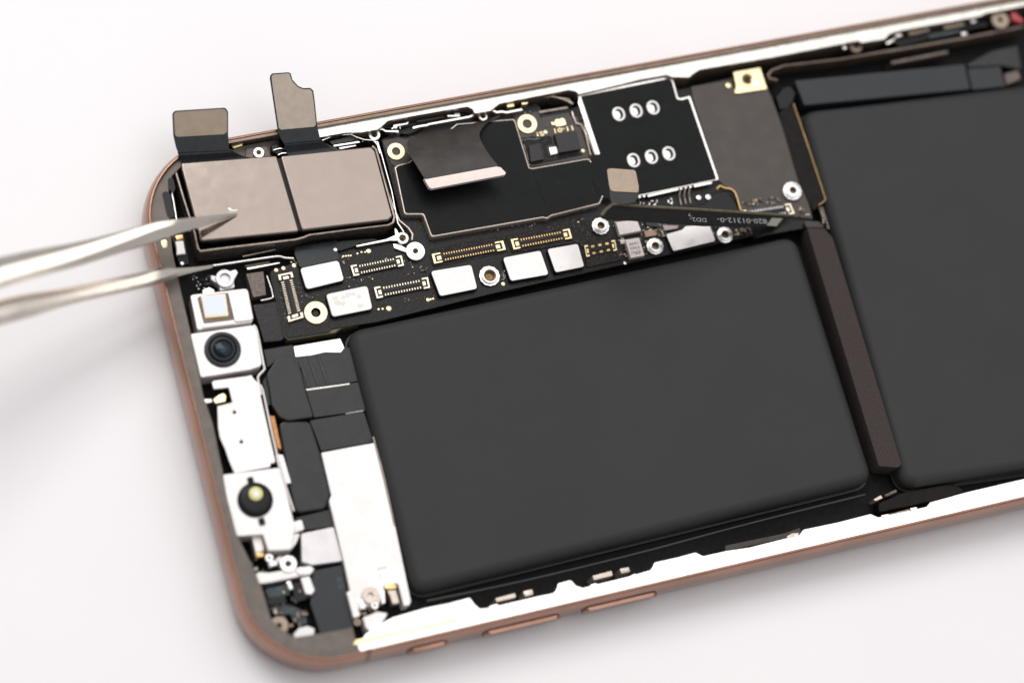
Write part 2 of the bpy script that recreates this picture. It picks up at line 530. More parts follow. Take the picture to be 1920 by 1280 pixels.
ZL = 6.75
far_in = (line_pts('K1', [(690, 520), (800, 505), (960, 478)], ZL)
          + line_pts('L2', [(110, 728), (250, 703), (330, 702), (420, 686), (442, 668), (470, 642), (500, 634), (850, 572), (895, 566), (922, 580), (932, 602), (1015, 588), (1040, 568), (1062, 551), (1105, 541), (1430, 478), (1470, 486), (1480, 500)], ZL)
          + line_pts('L3', [(0, 397), (130, 374), (160, 386), (245, 388), (268, 368), (300, 349), (650, 290), (1000, 222), (1090, 205), (1110, 215), (1225, 196), (1245, 172), (1280, 158), (1700, 82), (1730, 66), (1850, 44), (1920, 30)], ZL))
xe = far_in[-1][0]
outer = [(LEN - 14, WID - 0.27), (12.4, WID - 0.27)]
far_poly = [(12.4, far_in[0][1])] + far_in + [(LEN - 14, far_in[-1][1])] + outer
if area(far_poly) < 0: far_poly.reverse()
r_far = prism('side_rail', rnd(far_poly, 0.3, 3), 6.25, ZL, M['railfar'], phone, 0.22, 3)
r_far['label'] = 'polished steel rail along the far long side with cut-outs'
prism('rail_wall', off(far_poly, 0.05), 1.75, 6.24, M['brownwall'], r_far, 0.03)
# brown strip outside the bright rail: the copper lip's dark reflection as colour
lip = [(14, WID - 0.50), (14, WID - 0.05), (LEN - 14, WID - 0.05), (LEN - 14, WID - 0.50)]
prism('lip_shade_strip', [(14, WID - 0.72), (LEN - 14, WID - 0.72), (LEN - 14, WID - 0.26), (14, WID - 0.26)], 6.76, 7.3, M['brownlip'], phone, 0.05)
near_in = (line_pts('K8', [(1150, 1015), (1230, 960), (1330, 900), (1560, 830)], ZL)
           + line_pts('L6', [(140, 655), (275, 618), (305, 660), (340, 690), (400, 683), (700, 612), (815, 588), (832, 572), (842, 528), (925, 505), (955, 540), (1000, 556), (1300, 482), (1440, 440), (1465, 392), (1600, 362), (1725, 328), (1775, 352)], ZL)
           + line_pts('L7', [(0, 662), (150, 640), (380, 582), (470, 566), (500, 524), (720, 478), (930, 424), (980, 446), (1290, 378), (1315, 348), (1460, 310), (1550, 286), (1920, 200)], ZL))
near_poly = [(12.6, 0.57), (LEN - 14, 0.57), (LEN - 14, near_in[-1][1])] + near_in[::-1] + [(12.6, near_in[0][1] - 0.6)]
x0n = near_in[0][0] - 1.5
near_poly = [(x0n, 0.27), (LEN - 14, 0.27), (LEN - 14, near_in[-1][1])] + near_in[::-1] + [(x0n, near_in[0][1] - 1.2)]
r_near = prism('side_rail', rnd(near_poly, 0.4, 3), 1.75, ZL + 0.3, M['rail'], phone, 0.10, 2)
r_near['label'] = 'polished steel rail along the near long side with notches for the buttons'
left_in = line_pts('PX', [(352, 300), (322, 330), (316, 352), (318, 410), (323, 470), (340, 550), (356, 618), (381, 740), (398, 790), (418, 885), (424, 925), (444, 1002), (478, 1069), (494, 1111), (508, 1159), (524, 1176), (552, 1194), (592, 1188), (654, 1177), (680, 1168)], ZL)
cor = rrect(0.27, 0.27, LEN, WID - 0.27, CORN - 0.27)
lp = [p for p in cor if p[0] < 14]
# outline: outer arc from the far left corner round to the near left corner, then back along the inner contour
arc = [p for p in lp]
arc = [(12.35, WID - 0.27)] + [p for p in arc if p[0] < 12.3 and p[1] > 30] + [p for p in arc if p[1] <= 30 and p[0] < x0n - 0.1]
left_poly = arc + [(x0n - 0.02, 0.27), (x0n - 0.02, left_in[-1][1] - 0.1)] + left_in[:-1][::-1] + [(12.35, 75.9)]
if area(left_poly) < 0: left_poly.reverse()
r_left = prism('end_rail', left_poly, 1.75, ZL, M['taupe'], phone, 0.06, 2)
r_left['label'] = 'matt taupe ledge along the short rounded end'
# golden worn piece where the rails meet
prism('worn_patch', poly('K8', [(1062, 1085), (1082, 1050), (1240, 1012), (1560, 948), (1790, 893), (1800, 925), (1400, 1010), (1150, 1078)], 7.06), 6.95, 7.075, M['gold'], r_near, 0.02)

# dark slots in the taupe ledge
for pts in ([(175, 330), (225, 320), (250, 420), (230, 480), (180, 420)], [(120, 470), (165, 450), (200, 480), (245, 700), (175, 715)]):
    prism('ledge_slot', rnd(poly('M1', pts, 6.77), 0.5), 6.7, 6.775, M['dark'], r_left, 0)
prism('glue_spot', rnd(poly('M1', [(110, 930), (165, 910), (175, 985), (130, 1005)], 6.78), 0.4), 6.7, 6.79, M['gold'], r_left, 0.02)

# ------------------------------------------------------------------ batteries
def battery(pts, z0, z1, label):
    p = rnd(pts, 2.5, 8)
    bm = bmesh.new()
    add_prism(bm, p, z0, z1, 1.75, 8)
    o = finish('battery_cell', bm, M['battery'], phone, 60)
    o['label'] = label
    s = rnd(off(pts, 0.35), 3.0, 6)
    prism('pouch_seam', s, z0 + 0.3, z0 + 0.6, M['seam'], o, 0.05)
    return o
ZB = 5.7
b1 = battery(poly('PX', [(651, 618), (1494, 438), (1642, 900), (777, 1112)], ZB), 1.9, ZB, 'smaller black battery cell between the board and the near rail')
b2p = poly('PX', [(1503, 206), (1920, 163), (2150, 140), (2260, 830), (1920, 880), (1696, 912)], ZB)
b2 = battery(b2p, 1.9, ZB, 'larger black battery cell running out of frame on the right')
# folded lip of the pouch along the near side
tube('pouch_fold', [W(p[0], p[1], 3.9) for p in ((800, 1126), (975, 1090), (1179, 1041), (1360, 993), (1500, 957), (1622, 927))], 0.22, M['seam'], b1, 8, 4)

# foam strip between the cells
st = poly('L5', [(180, 66), (262, 70), (300, 112), (618, 1158), (600, 1172), (512, 1166)], 6.0)
prism('foam_strip', rnd(st, 0.3), 1.9, 6.0, M['foam'], phone, 0.12)
prism('tape_flap', rnd(poly('M3', [(1075, 490), (1110, 470), (1250, 478), (1300, 520), (1310, 560), (1100, 555)], 5.6), 0.2), 2.0, 5.6, M['flexbrown'], phone, 0.2)
prism('black_tape', rnd(poly('M3', [(400, 700), (850, 520), (1030, 470), (1080, 480), (1090, 560), (860, 600), (640, 640)], 4.9), 0.3), 2.0, 4.9, M['gloss'], phone, 0.25)

# ------------------------------------------------------------------ logic board
ZP = 4.6
bp = poly('PX', [(507, 508), (555, 492), (566, 470), (640, 452), (700, 447), (735, 455), (762, 440), (752, 410), (722, 290), (715, 262), (770, 235), (960, 205), (1008, 194), (1020, 215), (1085, 200), (1290, 165), (1428, 132), (1440, 165), (1524, 412), (1500, 425), (1440, 436), (920, 551), (705, 604), (622, 616), (618, 622), (541, 634), (534, 626)], ZP)
board = prism('logic_board', rnd(bp, 0.4, 3), 2.9, ZP, M['pcb'], phone, 0.05)
board['label'] = 'black main circuit board packed with connectors, chips and screw posts'
prism('lower_board', off(rnd(poly('PX', [(507, 508), (720, 470), (705, 602), (640, 614), (628, 622), (541, 636), (534, 628)], ZP), 0.5, 3), 0.06), 2.2, 4.35, M['pcb_edge'], board, 0.05)
# grey solder mask zones
prism('bare_zone', rnd(poly('K2', [(60, 368), (245, 335), (290, 345), (330, 330), (235, 520), (150, 545), (120, 520)], ZP), 0.3), ZP - 0.2, ZP + 0.04, M['pcbgrey'], board, 0.01)
prism('bare_zone', rnd(poly('K2', [(935, 200), (1095, 175), (1115, 225), (1360, 205), (1440, 480), (1050, 545)], ZP), 0.3), ZP - 0.2, ZP + 0.05, M['pcbgrey'], board, 0.01)
tp = prism('taupe_board', rnd(poly('K3', [(838, 222), (1100, 178), (1120, 230), (1345, 236), (1375, 290), (1600, 905), (1650, 1102), (1180, 1062), (1130, 920), (1055, 882), (1025, 850), (850, 300)], 4.95), 0.25), 3.0, 4.95, M['taupeboard'], phone, 0.06)
tp['label'] = 'plain taupe end of the circuit board beside the card reader'
tube('edge_trim', [at('M5', p, 4.9) for p in ((1170, 215), (1200, 185), (1240, 205), (1300, 215), (1340, 260), (1385, 405))], 0.12, M['golddeep'], tp, 6, 3)

def ring(c, p, ro, ri, z0, z1, m, parent, nm='gold_ring'):
    v = at(c, p, z1); s = CR[c][2] * 13.75
    ro /= s; ri /= s
    o = lathe(nm, (v.x, v.y), [(ri, z0), (ri, z1), (ro - 0.04, z1), (ro, z1 - 0.04), (ro, z0)], m, parent, 36, cap=False)
    lathe('bore', (v.x, v.y), [(ri * 0.995, z1 - 0.06), (ri * 0.97, z0 - 0.9), (0.02, z0 - 0.92)], M['hole'], parent, 24, cap=False)
    lathe('bore_floor', (v.x, v.y), [(ri * 0.75, z0 - 0.6), (0.02, z0 - 0.6)], M['dark'], parent, 16, cap=False)
    return o
# the board has real recesses only at ring height: the rings stand proud and their bores are dark
def pad_ring(c, p, ro, ri, z, m, parent, nm='gold_ring', h=0.35):
    v = at(c, p, z); s = CR[c][2] * 13.75
    ro /= s; ri /= s
    o = lathe(nm, (v.x, v.y), [(ri, z - h), (ri, z - 0.02), (ri + 0.02, z), (ro - 0.05, z), (ro, z - 0.05), (ro, z - h)], m, parent, 40, cap=False)
    lathe('bore_floor', (v.x, v.y), [(ri + 0.01, z - h + 0.03), (0.01, z - h + 0.03)], M['hole'] if ri > 0.3 else M['dark'], parent, 24, cap=False)
    lathe('bore_pit', (v.x - 0.06 * ri, v.y - 0.1 * ri), [(ri * 0.62, z - h + 0.05), (0.01, z - h + 0.05)], M['dark'], parent, 20, cap=False)
    return o
pad_ring('K4', (415, 685), 86, 36, ZP + 0.32, M['gold'], board)
pad_ring('K2', (152, 440), 65, 31, ZP + 0.3, M['gold'], board)
pad_ring('M6', (245, 530), 178, 86, ZP + 0.3, M['gold'], board)

def nut(c, p, r, z, parent, hr=0.45, h=1.0):
    v = at(c, p, z); s = CR[c][2] * 13.75
    r = r / s
    N_ = 48
    bm = bmesh.new()
    def rr(rad, zz, teeth):
        return [bm.verts.new((v.x + (rad + (0.055 if (teeth and (i // 2) % 2) else 0)) * math.cos(2 * math.pi * i / N_), v.y + (rad + (0.055 if (teeth and (i // 2) % 2) else 0)) * math.sin(2 * math.pi * i / N_), zz)) for i in range(N_)]
    ri = r * hr
    R_ = [rr(ri, z - h, 0), rr(ri, z - 0.05, 0), rr(ri + 0.05, z, 0), rr(r * 0.74, z, 0), rr(r * 0.80, z - 0.06, 0), rr(r * 0.80, z - 0.32, 0), rr(r * 0.94, z - 0.34, 1), rr(r * 0.97, z - 0.42, 1), rr(r * 0.97, z - h, 1)]
    for a, b in zip(R_, R_[1:]):
        for i in range(N_):
            j = (i + 1) % N_
            bm.faces.new((a[i], a[j], b[j], b[i]))
    finish('threaded_post', bm, M['nut'], parent, 40)
    lathe('thread', (v.x, v.y), [(ri * 0.99, z - 0.12), (ri * 0.8, z - 0.2), (ri * 0.97, z - 0.3), (ri * 0.8, z - 0.4), (ri * 0.97, z - 0.5), (ri * 0.8, z - 0.6), (ri * 0.95, z - 0.7), (0.01, z - 0.72)], M['hole'], parent, 24, cap=False, ang=20)
nut('K4', (1620, 428), 80, 5.4, board, 0.55)
nut('K5', (765, 230), 68, 5.6, board, 0.40)
nut('K5', (1142, 370), 66, 5.6, board, 0.42)
nut('K5', (1626, 292), 64, 5.6, board, 0.44)
nut('K3', (1518, 912), 72, 5.9, tp, 0.36)
# washer and its small bracket beside the camera
wb = pad_ring('K4', (1104, 260), 72, 20, 5.3, M['nut'], board, 'washer', 0.6)
pad_ring('K4', (1015, 170), 46, 26, 5.6, M['silver'], board, 'eyelet', 0.5)
prism('eyelet_arm', poly('K4', [(690, 222), (700, 232), (930, 188), (975, 190), (990, 140), (975, 110), (960, 100), (965, 150), (900, 178)], 5.4), 5.0, 5.4, M['silver'], board, 0.06)
prism('eyelet_arm', poly('K4', [(950, 210), (1000, 215), (1050, 250), (1040, 270), (955, 240)], 5.1), 4.6, 5.1, M['silver'], board, 0.06)
# square gold pad on the taupe end
gp = poly('K3', [(1120, 126), (1298, 95), (1345, 238), (1146, 268), (1128, 262), (1142, 222)], 5.25)
hc = at('K3', (1215, 172), 5.25)
hole = [(hc.x + 0.88 * math.cos(2 * math.pi * i / 24), hc.y + 0.88 * math.sin(2 * math.pi * i / 24)) for i in range(24)]
gpo = prism('gold_square_pad', gp, 4.6, 5.25, M['gold'], tp, 0.04, holes=[hole])
lathe('bore_rim', (hc.x, hc.y), [(0.86, 5.22), (0.62, 5.1), (0.6, 4.7)], M['golddeep'], tp, 28, cap=False)
lathe('bore_floor', (hc.x, hc.y), [(0.85, 4.99), (0.01, 4.99)], M['dark'], tp, 24, cap=False)

def dots(c, lst, z, m, parent, nm):
    bm = bmesh.new()
    for x, y, r in lst:
        v = at(c, (x, y), z); rr = r / (CR[c][2] * 13.75)
        rg = add_lathe(bm, (v.x, v.y), [(rr, z - 0.1), (rr, z), (rr * 0.8, z + 0.03)], 14)
        bm.faces.new(rg[-1])
    o = finish(nm, bm, m, parent)
    return o
o = dots('K4', [(780, 260, 18), (730, 268, 8), (755, 268, 7), (702, 278, 8), (604, 298, 9), (622, 295, 8), (640, 293, 8), (656, 292, 7), (190, 380, 15), (265, 360, 17), (140, 393, 15), (920, 658, 19), (876, 660, 9), (848, 663, 9), (1190, 598, 14), (1208, 594, 9), (1226, 590, 9), (1712, 488, 15)], ZP + 0.05, M['gold'], board, 'test_point')
o['kind'] = 'stuff'
dots('K3', [(1088, 215, 19)], 4.99, M['gold'], tp, 'test_point')
dots('M6', [(1140, 962, 32), (540, 665, 34)], ZP + 0.1, M['gold'], board, 'test_point')
dots('M3', [(275, 622, 26)], ZP + 0.1, M['gold'], board, 'test_point')
dots('K5', [(930, 492, 12)], ZP + 0.1, M['nut'], board, 'test_point')

# component blocks; bright reflection on the steel tops is put into white colour
def block(c, pts, z, r=0.5, m='white', label=None, base=2.6, grow=0.14):
    p = poly(c, pts, z)
    bk = prism('component_block', rnd(off(p, grow), r + 0.1, 4), base, z - 0.10, M['blackplastic'], board, 0.12, 3)
    o = prism('white_label', rnd(p, r, 5), z - 0.3, z, M[m], board, 0.05, 2)
    if label: o['label'] = label
    return o
block('K4', [(305, 380), (570, 325), (610, 462), (350, 525)], 5.5, 0.5, 'whitemetal', 'steel stiffener plate on the flat cable plug, reflection painted white')
block('K4', [(485, 560), (770, 500), (806, 660), (530, 715)], 5.5, 0.5, 'white', 'white label with faint grey print beside the gold ring')
block('K4', [(1210, 400), (1490, 355), (1532, 520), (1275, 572)], 5.5, 0.45, 'white', 'white label beside the knurled post')
block('K5', [(85, 455), (345, 405), (402, 570), (140, 615)], 5.5, 0.45, 'whitemetal', 'wide blank steel pad in the middle of the board, reflection painted white')
block('K5', [(393, 395), (603, 358), (648, 515), (450, 556)], 5.5, 0.4, 'whitemetal', 'narrow blank steel pad next to the battery connector, reflection painted white')
block('K5', [(1215, 292), (1325, 262), (1350, 236), (1515, 226), (1557, 338), (1265, 408)], 5.5, 0.35, 'whitemetal', 'stepped steel shield near the end of the board, reflection painted white', grow=0.05)
# faint smudged print on the second label
bm = bmesh.new()
for k in range(9):
    u, v = random.uniform(0.15, 0.85), random.uniform(0.2, 0.8)
    a = lerp2((485, 560), (770, 500), u); b = lerp2((530, 715), (806, 660), u)
    q = at('K4', lerp2(a, b, v), 5.505)
    nn = 9
    rr = [random.uniform(0.2, 0.45) for _ in range(nn)]
    add_prism(bm, [(q.x + rr[i] * 1.3 * math.cos(6.283 * i / nn), q.y + rr[i] * math.sin(6.283 * i / nn)) for i in range(nn)], 5.49, 5.503 + 0.0006 * k)
faint = mat('faint_print', (0.80, 0.76, 0.72), 0.5)
finish('faint_print', bm, faint, board)

# gritty foam pads round the connectors
prism('foam_gasket', poly('K5', [(100, 300), (560, 178), (640, 165), (690, 210), (700, 300), (850, 300), (905, 440), (660, 495), (655, 400), (600, 350), (390, 385), (150, 420)], ZP + 0.2), ZP - 0.1, ZP + 0.2, M['grit'], board, 0.05)
prism('foam_gasket', poly('K2', [(380, 1090), (860, 990), (880, 1020), (900, 1110), (400, 1215)], ZP + 0.12), ZP - 0.1, ZP + 0.12, M['grit'], board, 0.05)
prism('foam_block', poly('K5', [(655, 425), (890, 385), (915, 450), (900, 470), (665, 520)], ZP + 0.3), 3.0, ZP + 0.3, M['grit'], board, 0.05)

# connectors
def connector(c, q, z, npin, metal, label, rows=2):
    A, B, C_, D = [at(c, p, z) for p in q]          # far-left, far-right, near-right, near-left
    A, B, C_, D = [Vector((v.x, v.y)) for v in (A, B, C_, D)]
    def uv(u, v):
        a = A.lerp(B, u); b = D.lerp(C_, u)
        r = a.lerp(b, v)
        return (r.x, r.y)
    def box(bm, u0, u1, v0, v1, z0, z1, bev=0.0):
        p = [uv(u0, v0), uv(u1, v0), uv(u1, v1), uv(u0, v1)]
        if area(p) < 0: p.reverse()
        add_prism(bm, p, z0, z1, bev, 1)
    bm = bmesh.new()
    box(bm, 0.02, 0.98, 0.06, 0.94, z - 0.5, z - 0.16)
    box(bm, 0.14, 0.86, 0.42, 0.58, z - 0.4, z - 0.02, 0.03)
    o = finish('board_connector', bm, M['connblack'], phone)
    o['label'] = label
    for v0, v1 in ((0.10, 0.30), (0.70, 0.90)):
        bm = bmesh.new()
        for i in range(npin):
            u = 0.15 + 0.70 * (i + 0.5) / npin
            w = 0.70 / npin * 0.22
            box(bm, u - w, u + w, v0, v1, z - 0.3, z, 0.025)
        r = finish('contact_row', bm, M[metal], o)
    for s in (0, 1):
        bm = bmesh.new()
        f = lambda a, b: (a, b) if s == 0 else (1 - b, 1 - a)
        for (a, b, v0, v1, h) in ((0.0, 0.035, 0.0, 1.0, 0.06), (0.035, 0.12, 0.0, 0.16, 0.06), (0.035, 0.12, 0.84, 1.0, 0.06), (0.06, 0.12, 0.30, 0.70, -0.04)):
            a_, b_ = f(a, b)
            box(bm, a_, b_, v0, v1, z - 0.45, z + h, 0.03)
        finish('end_clip', bm, M['pale_gold'] if metal != 'golddeep' else M['gold'], o)
    return o
ZC = ZP + 0.55
connector('K4', [(653, 362), (1008, 290), (1025, 362), (675, 436)], ZC, 14, 'pale_gold', 'silver edged connector beside the washer')
connector('K4', [(815, 512), (1190, 440), (1206, 515), (836, 590)], ZC, 14, 'pale_gold', 'silver edged connector between two white labels')
connector('K4', [(330, 720), (250, 405), (152, 425), (225, 752)], ZC, 15, 'pale_gold', 'connector standing across the short end of the board')
connector('K2', [(388, 1125), (865, 1035), (884, 1096), (405, 1190)], ZC, 20, 'golddeep', 'long gold pinned connector')
connector('K2', [(915, 1027), (1308, 955), (1326, 1020), (935, 1096)], ZC, 16, 'golddeep', 'shorter gold pinned connector near the shield corner')
connector('K2', [(1405, 1068), (1610, 1030), (1626, 1100), (1420, 1145)], ZC + 0.05, 3, 'golddeep', 'small battery connector with few gold contacts')
connector('K3', [(1165, 1050), (1500, 1000), (1530, 1070), (1195, 1120)], 5.35, 13, 'nut', 'connector at the taupe end, half under the raised cable')

# chips and small parts on the right of the board
def chip(c, pts, z, m, parent=board, nm='chip', base=None, bev=0.04):
    return prism(nm, poly(c, pts, z), (ZP - 0.1 if base is None else base), z, M[m], parent, bev)
chip('K5', [(868, 208), (1012, 190), (1042, 268), (893, 296)], 5.6, 'chipgrey')
chip('K5', [(932, 330), (1028, 315), (1066, 438), (970, 456)], 5.6, 'chipgrey')
chip('K5', [(1063, 268), (1138, 262), (1150, 298), (1074, 310)], 5.2, 'brownchip', nm='capacitor')
chip('K5', [(1190, 228), (1302, 232), (1292, 252), (1206, 266)], 5.2, 'pinkchip', nm='inductor')
chip('M5', [(520, 480), (690, 505), (700, 560), (540, 545)], 5.0, 'chip')
chip('M5', [(640, 570), (700, 565), (720, 640), (650, 650)], 4.9, 'chip')
chip('M5', [(300, 670), (345, 665), (360, 700), (310, 705)], 5.0, 'chipgrey', nm='capacitor')
chip('M6', [(680, 690), (1030, 640), (1105, 935), (765, 990)], 5.75, 'chip')
chip('M6', [(270, 880), (450, 840), (515, 1095), (300, 1140)], 5.35, 'chip')
chip('M6', [(592, 915), (712, 893), (738, 1000), (622, 1028)], 5.2, 'silver', nm='crystal', bev=0.05)
prism('underfill', poly('M6', [(150, 760), (320, 730), (625, 725), (655, 850), (560, 880), (590, 1040), (760, 1040), (1120, 990), (1130, 1030), (330, 1190), (260, 1150)], ZP + 0.16), ZP, ZP + 0.16, M['grit'], board, 0.05)
bm = bmesh.new()
for k in range(9):
    q = lerp2((200, 880), (275, 1185), k / 8)
    v = at('M6', q, 4.85)
    bmesh.ops.create_uvsphere(bm, u_segments=8, v_segments=6, radius=0.12, matrix=Matrix.Translation((v.x + random.uniform(-.05, .05), v.y, 4.85)))
for k in range(7):
    q = lerp2((170, 790), (430, 770), k / 6)
    v = at('M6', q, 4.85)
    bmesh.ops.create_uvsphere(bm, u_segments=8, v_segments=6, radius=0.10, matrix=Matrix.Translation((v.x, v.y + random.uniform(-.05, .05), 4.8)))
s_ = finish('solder_balls', bm, M['nut'], board); s_['kind'] = 'stuff'
# grey cut-out floor with gold print
prism('bare_zone', rnd(poly('M6', [(465, 440), (900, 365), (960, 520), (560, 610), (490, 590)], 4.3), 0.2), 3.6, 4.7, M['pcbgrey'], board, 0.05)

# scattered passives between the big parts (too small to pick apart)
bm = bmesh.new()
def passives(c, region, n, z, s=(0.22, 0.5)):
    for k in range(n):
        u, v = random.random(), random.random()
        a = lerp2(region[0], region[1], u); b = lerp2(region[3], region[2], u)
        q = at(c, lerp2(a, b, v), z)
        w, h = random.uniform(*s), random.uniform(*s) * 0.6
        if random.random() < 0.5: w, h = h, w
        add_prism(bm, [(q.x - w / 2, q.y - h / 2), (q.x + w / 2, q.y - h / 2), (q.x + w / 2, q.y + h / 2), (q.x - w / 2, q.y + h / 2)], z - 0.3, z + random.uniform(0, .18), 0.03, 1)
passives('K3', [(1180, 985), (1420, 955), (1440, 990), (1200, 1020)], 16, 5.1)
passives('K3', [(1540, 1030), (1600, 1025), (1620, 1085), (1560, 1090)], 6, 5.1, (0.3, 0.55))
passives('K5', [(560, 180), (640, 165), (650, 215), (570, 230)], 3, 4.9)
passives('K2', [(560, 985), (1080, 915), (1090, 940), (570, 1010)], 22, 4.75, (0.15, 0.32))
passives('M5', [(480, 600), (520, 590), (540, 680), (500, 690)], 5, 4.8)
passives('K4', [(240, 330), (290, 320), (300, 350), (250, 360)], 3, 4.75)
passives('K5', [(880, 300), (940, 300), (950, 480), (900, 470)], 10, 4.8, (0.2, 0.45))
passives('M5', [(520, 560), (720, 520), (730, 620), (560, 650)], 14, 4.85, (0.2, 0.5))
passives('M5', [(1130, 600), (1180, 580), (1190, 660), (1140, 670)], 6, 4.85, (0.2, 0.4))
passives('M5', [(1340, 560), (1540, 560), (1500, 600), (1350, 640)], 12, 4.85, (0.2, 0.5))
passives('M3', [(380, 240), (760, 200), (780, 240), (390, 300)], 22, 5.12, (0.2, 0.45))
passives('K4', [(540, 300), (640, 285), (650, 330), (600, 350)], 8, 4.75, (0.15, 0.35))
passives('K4', [(820, 610), (1240, 560), (1240, 590), (830, 650)], 16, 4.72, (0.12, 0.3))
passives('K4', [(330, 560), (470, 530), (480, 600), (345, 590)], 9, 4.75, (0.15, 0.35))
passives('K4', [(620, 470), (800, 430), (810, 470), (640, 520)], 10, 4.75, (0.15, 0.4))
passives('K4', [(820, 300), (1040, 330), (1200, 380), (1180, 420)], 12, 4.75, (0.15, 0.4))
passives('K4', [(1030, 400), (1200, 360), (1205, 400), (1040, 430)], 10, 4.75, (0.15, 0.4))
passives('K4', [(1180, 120), (1700, 30), (1710, 70), (1190, 160)], 26, 4.75, (0.15, 0.45))
passives('K5', [(840, 200), (880, 195), (910, 330), (870, 330)], 7, 4.8, (0.2, 0.5))
passives('K5', [(1040, 320), (1080, 300), (1080, 440), (1060, 450)], 7, 4.8, (0.2, 0.4))
passives('K5', [(1160, 200), (1200, 210), (1200, 330), (1180, 320)], 7, 4.9, (0.2, 0.5))
passives('K5', [(1530, 180), (1700, 190), (1720, 260), (1560, 260)], 12, 4.9, (0.2, 0.5))
s_ = finish('passive_parts', bm, M['smd'], board); s_['kind'] = 'stuff'
bm = bmesh.new()
passives('K3', [(1180, 995), (1400, 985), (1440, 1000), (1200, 1030)], 26, 5.08, (0.1, 0.2))
passives('M3', [(1095, 385), (1120, 380), (1125, 405), (1100, 410)], 2, 5.1, (0.25, 0.3))
passives('M5', [(470, 330), (760, 300), (790, 350), (480, 365)], 16, 4.8, (0.2, 0.45))
passives('M4', [(640, 220), (720, 205), (720, 240), (650, 260)], 6, 5.2, (0.2, 0.5))
passives('K4', [(150, 470), (170, 465), (220, 745), (205, 745)], 22, 4.72, (0.08, 0.16))
passives('K4', [(280, 470), (300, 465), (335, 640), (315, 640)], 12, 4.72, (0.08, 0.16))
passives('K4', [(615, 440), (650, 430), (655, 450), (620, 460)], 4, 4.75, (0.1, 0.2))
passives('K4', [(1690, 390), (1720, 385), (1730, 460), (1700, 465)], 8, 4.75, (0.1, 0.2))
passives('K5', [(75, 530), (100, 520), (110, 590), (85, 600)], 7, 4.75, (0.1, 0.2))
passives('K5', [(870, 300), (920, 290), (925, 340), (880, 350)], 5, 4.85, (0.12, 0.25))
passives('K5', [(1040, 220), (1180, 200), (1190, 260), (1050, 270)], 9, 4.85, (0.12, 0.3))
passives('K5', [(1660, 270), (1800, 250), (1810, 290), (1680, 310)], 8, 4.85, (0.15, 0.35))
passives('K2', [(960, 170), (1090, 160), (1090, 175), (960, 190)], 4, 4.9, (0.1, 0.2))
passives('K6', [(250, 340), (400, 320), (410, 430), (300, 440)], 9, 4.2, (0.12, 0.3))
s_ = finish('solder_points', bm, M['nut'], board); s_['kind'] = 'stuff'

# ------------------------------------------------------------------ black shield over the processor
sp = poly('K2', [(150, 548), (172, 535), (240, 520), (560, 262), (938, 230), (1036, 553), (1062, 558), (1435, 492), (1478, 560), (1527, 735), (1505, 783), (1185, 862), (1160, 880), (1130, 874), (392, 1002), (338, 852), (214, 852)], 6.0)
shell = prism('shield_can', rnd(off(sp, 0.24), 0.5, 4), 4.5, 5.93, M['shell'], phone, 0.2, 4)
shell['label'] = 'steel shield can with a black film top over the processor'
prism('shield_film', rnd(sp, 0.45, 4), 5.7, 6.0, M['film'], shell, 0.03)
tube('film_crease', [at('K2', p, 6.0) for p in ((1065, 575), (1090, 640), (1120, 720), (1150, 800))], 0.035, M['film'], shell, 6, 2)
tube('film_crease', [at('K2', p, 6.0) for p in ((1462, 640), (1490, 710), (1515, 750))], 0.05, M['film'], shell, 6, 2)
cv = at('K2', (795, 905), 6.0)
tube('film_mark', [(cv.x + 0.36 * math.cos(a), cv.y + 0.36 * math.sin(a), 6.0) for a in [0.2 + 0.3 * k for k in range(14)]], 0.025, M['film'], shell, 6)

# ------------------------------------------------------------------ card reader
ZS = 6.05
simp = poly('K3', [(104, 288), (688, 170), (712, 190), (744, 306), (775, 312), (822, 298), (1008, 838), (500, 942), (262, 968), (190, 860), (168, 705), (232, 668)], ZS)
simo = poly('K3', [(80, 280), (95, 268), (690, 155), (718, 176), (752, 296), (772, 300), (832, 284), (1024, 842), (490, 952), (240, 960), (186, 866), (160, 720), (222, 678), (200, 668)], ZS - 0.1)
simr = prism('card_reader', rnd(simo, 0.2, 3), 4.3, ZS - 0.08, M['silver'], phone, 0.10, 2)
simr['label'] = 'card reader with black film cover and two rows of oval slots'
def oval(cx, cy, a, b, ux, uy, n=24):
    return [(cx + ux[0] * a * math.cos(2 * math.pi * i / n) + uy[0] * b * math.sin(2 * math.pi * i / n),
             cy + ux[1] * a * math.cos(2 * math.pi * i / n) + uy[1] * b * math.sin(2 * math.pi * i / n)) for i in range(n)]
slots = [(356, 405), (472, 383), (585, 362), (455, 713), (574, 690), (690, 668)]
def stadium(c, a, b, n=10):
    out = []
    for i in range(n + 1):
        t = math.pi * i / n
        out.append((c.x + a * math.cos(t), c.y + b + a * math.sin(t)))
    for i in range(n + 1):
        t = math.pi + math.pi * i / n
        out.append((c.x + a * math.cos(t), c.y - b + a * math.sin(t)))
    return out
cs = [at('K3', s, ZS) for s in slots]
film = prism('reader_film', rnd(simp, 0.25, 3), ZS - 0.2, ZS, M['film'], simr, 0.02, holes=[stadium(c, 0.98, 0.16) for c in cs])
for c in cs:
    o = prism('slot_ring', stadium(c, 0.97, 0.16), ZS - 0.16, ZS + 0.02, M['white'], simr, 0.02, holes=[stadium(c, 0.68, 0.16)])
    prism('slot_contact', stadium(Vector((c.x + 0.05, c.y)), 0.62, 0.17), ZS - 0.26, ZS - 0.03, M['dark'], simr, 0)
    prism('slot_spring', stadium(Vector((c.x - 0.2, c.y - 0.1)), 0.40, 0.2), ZS - 0.26, ZS + 0.0, M['silver'], simr, 0.05)
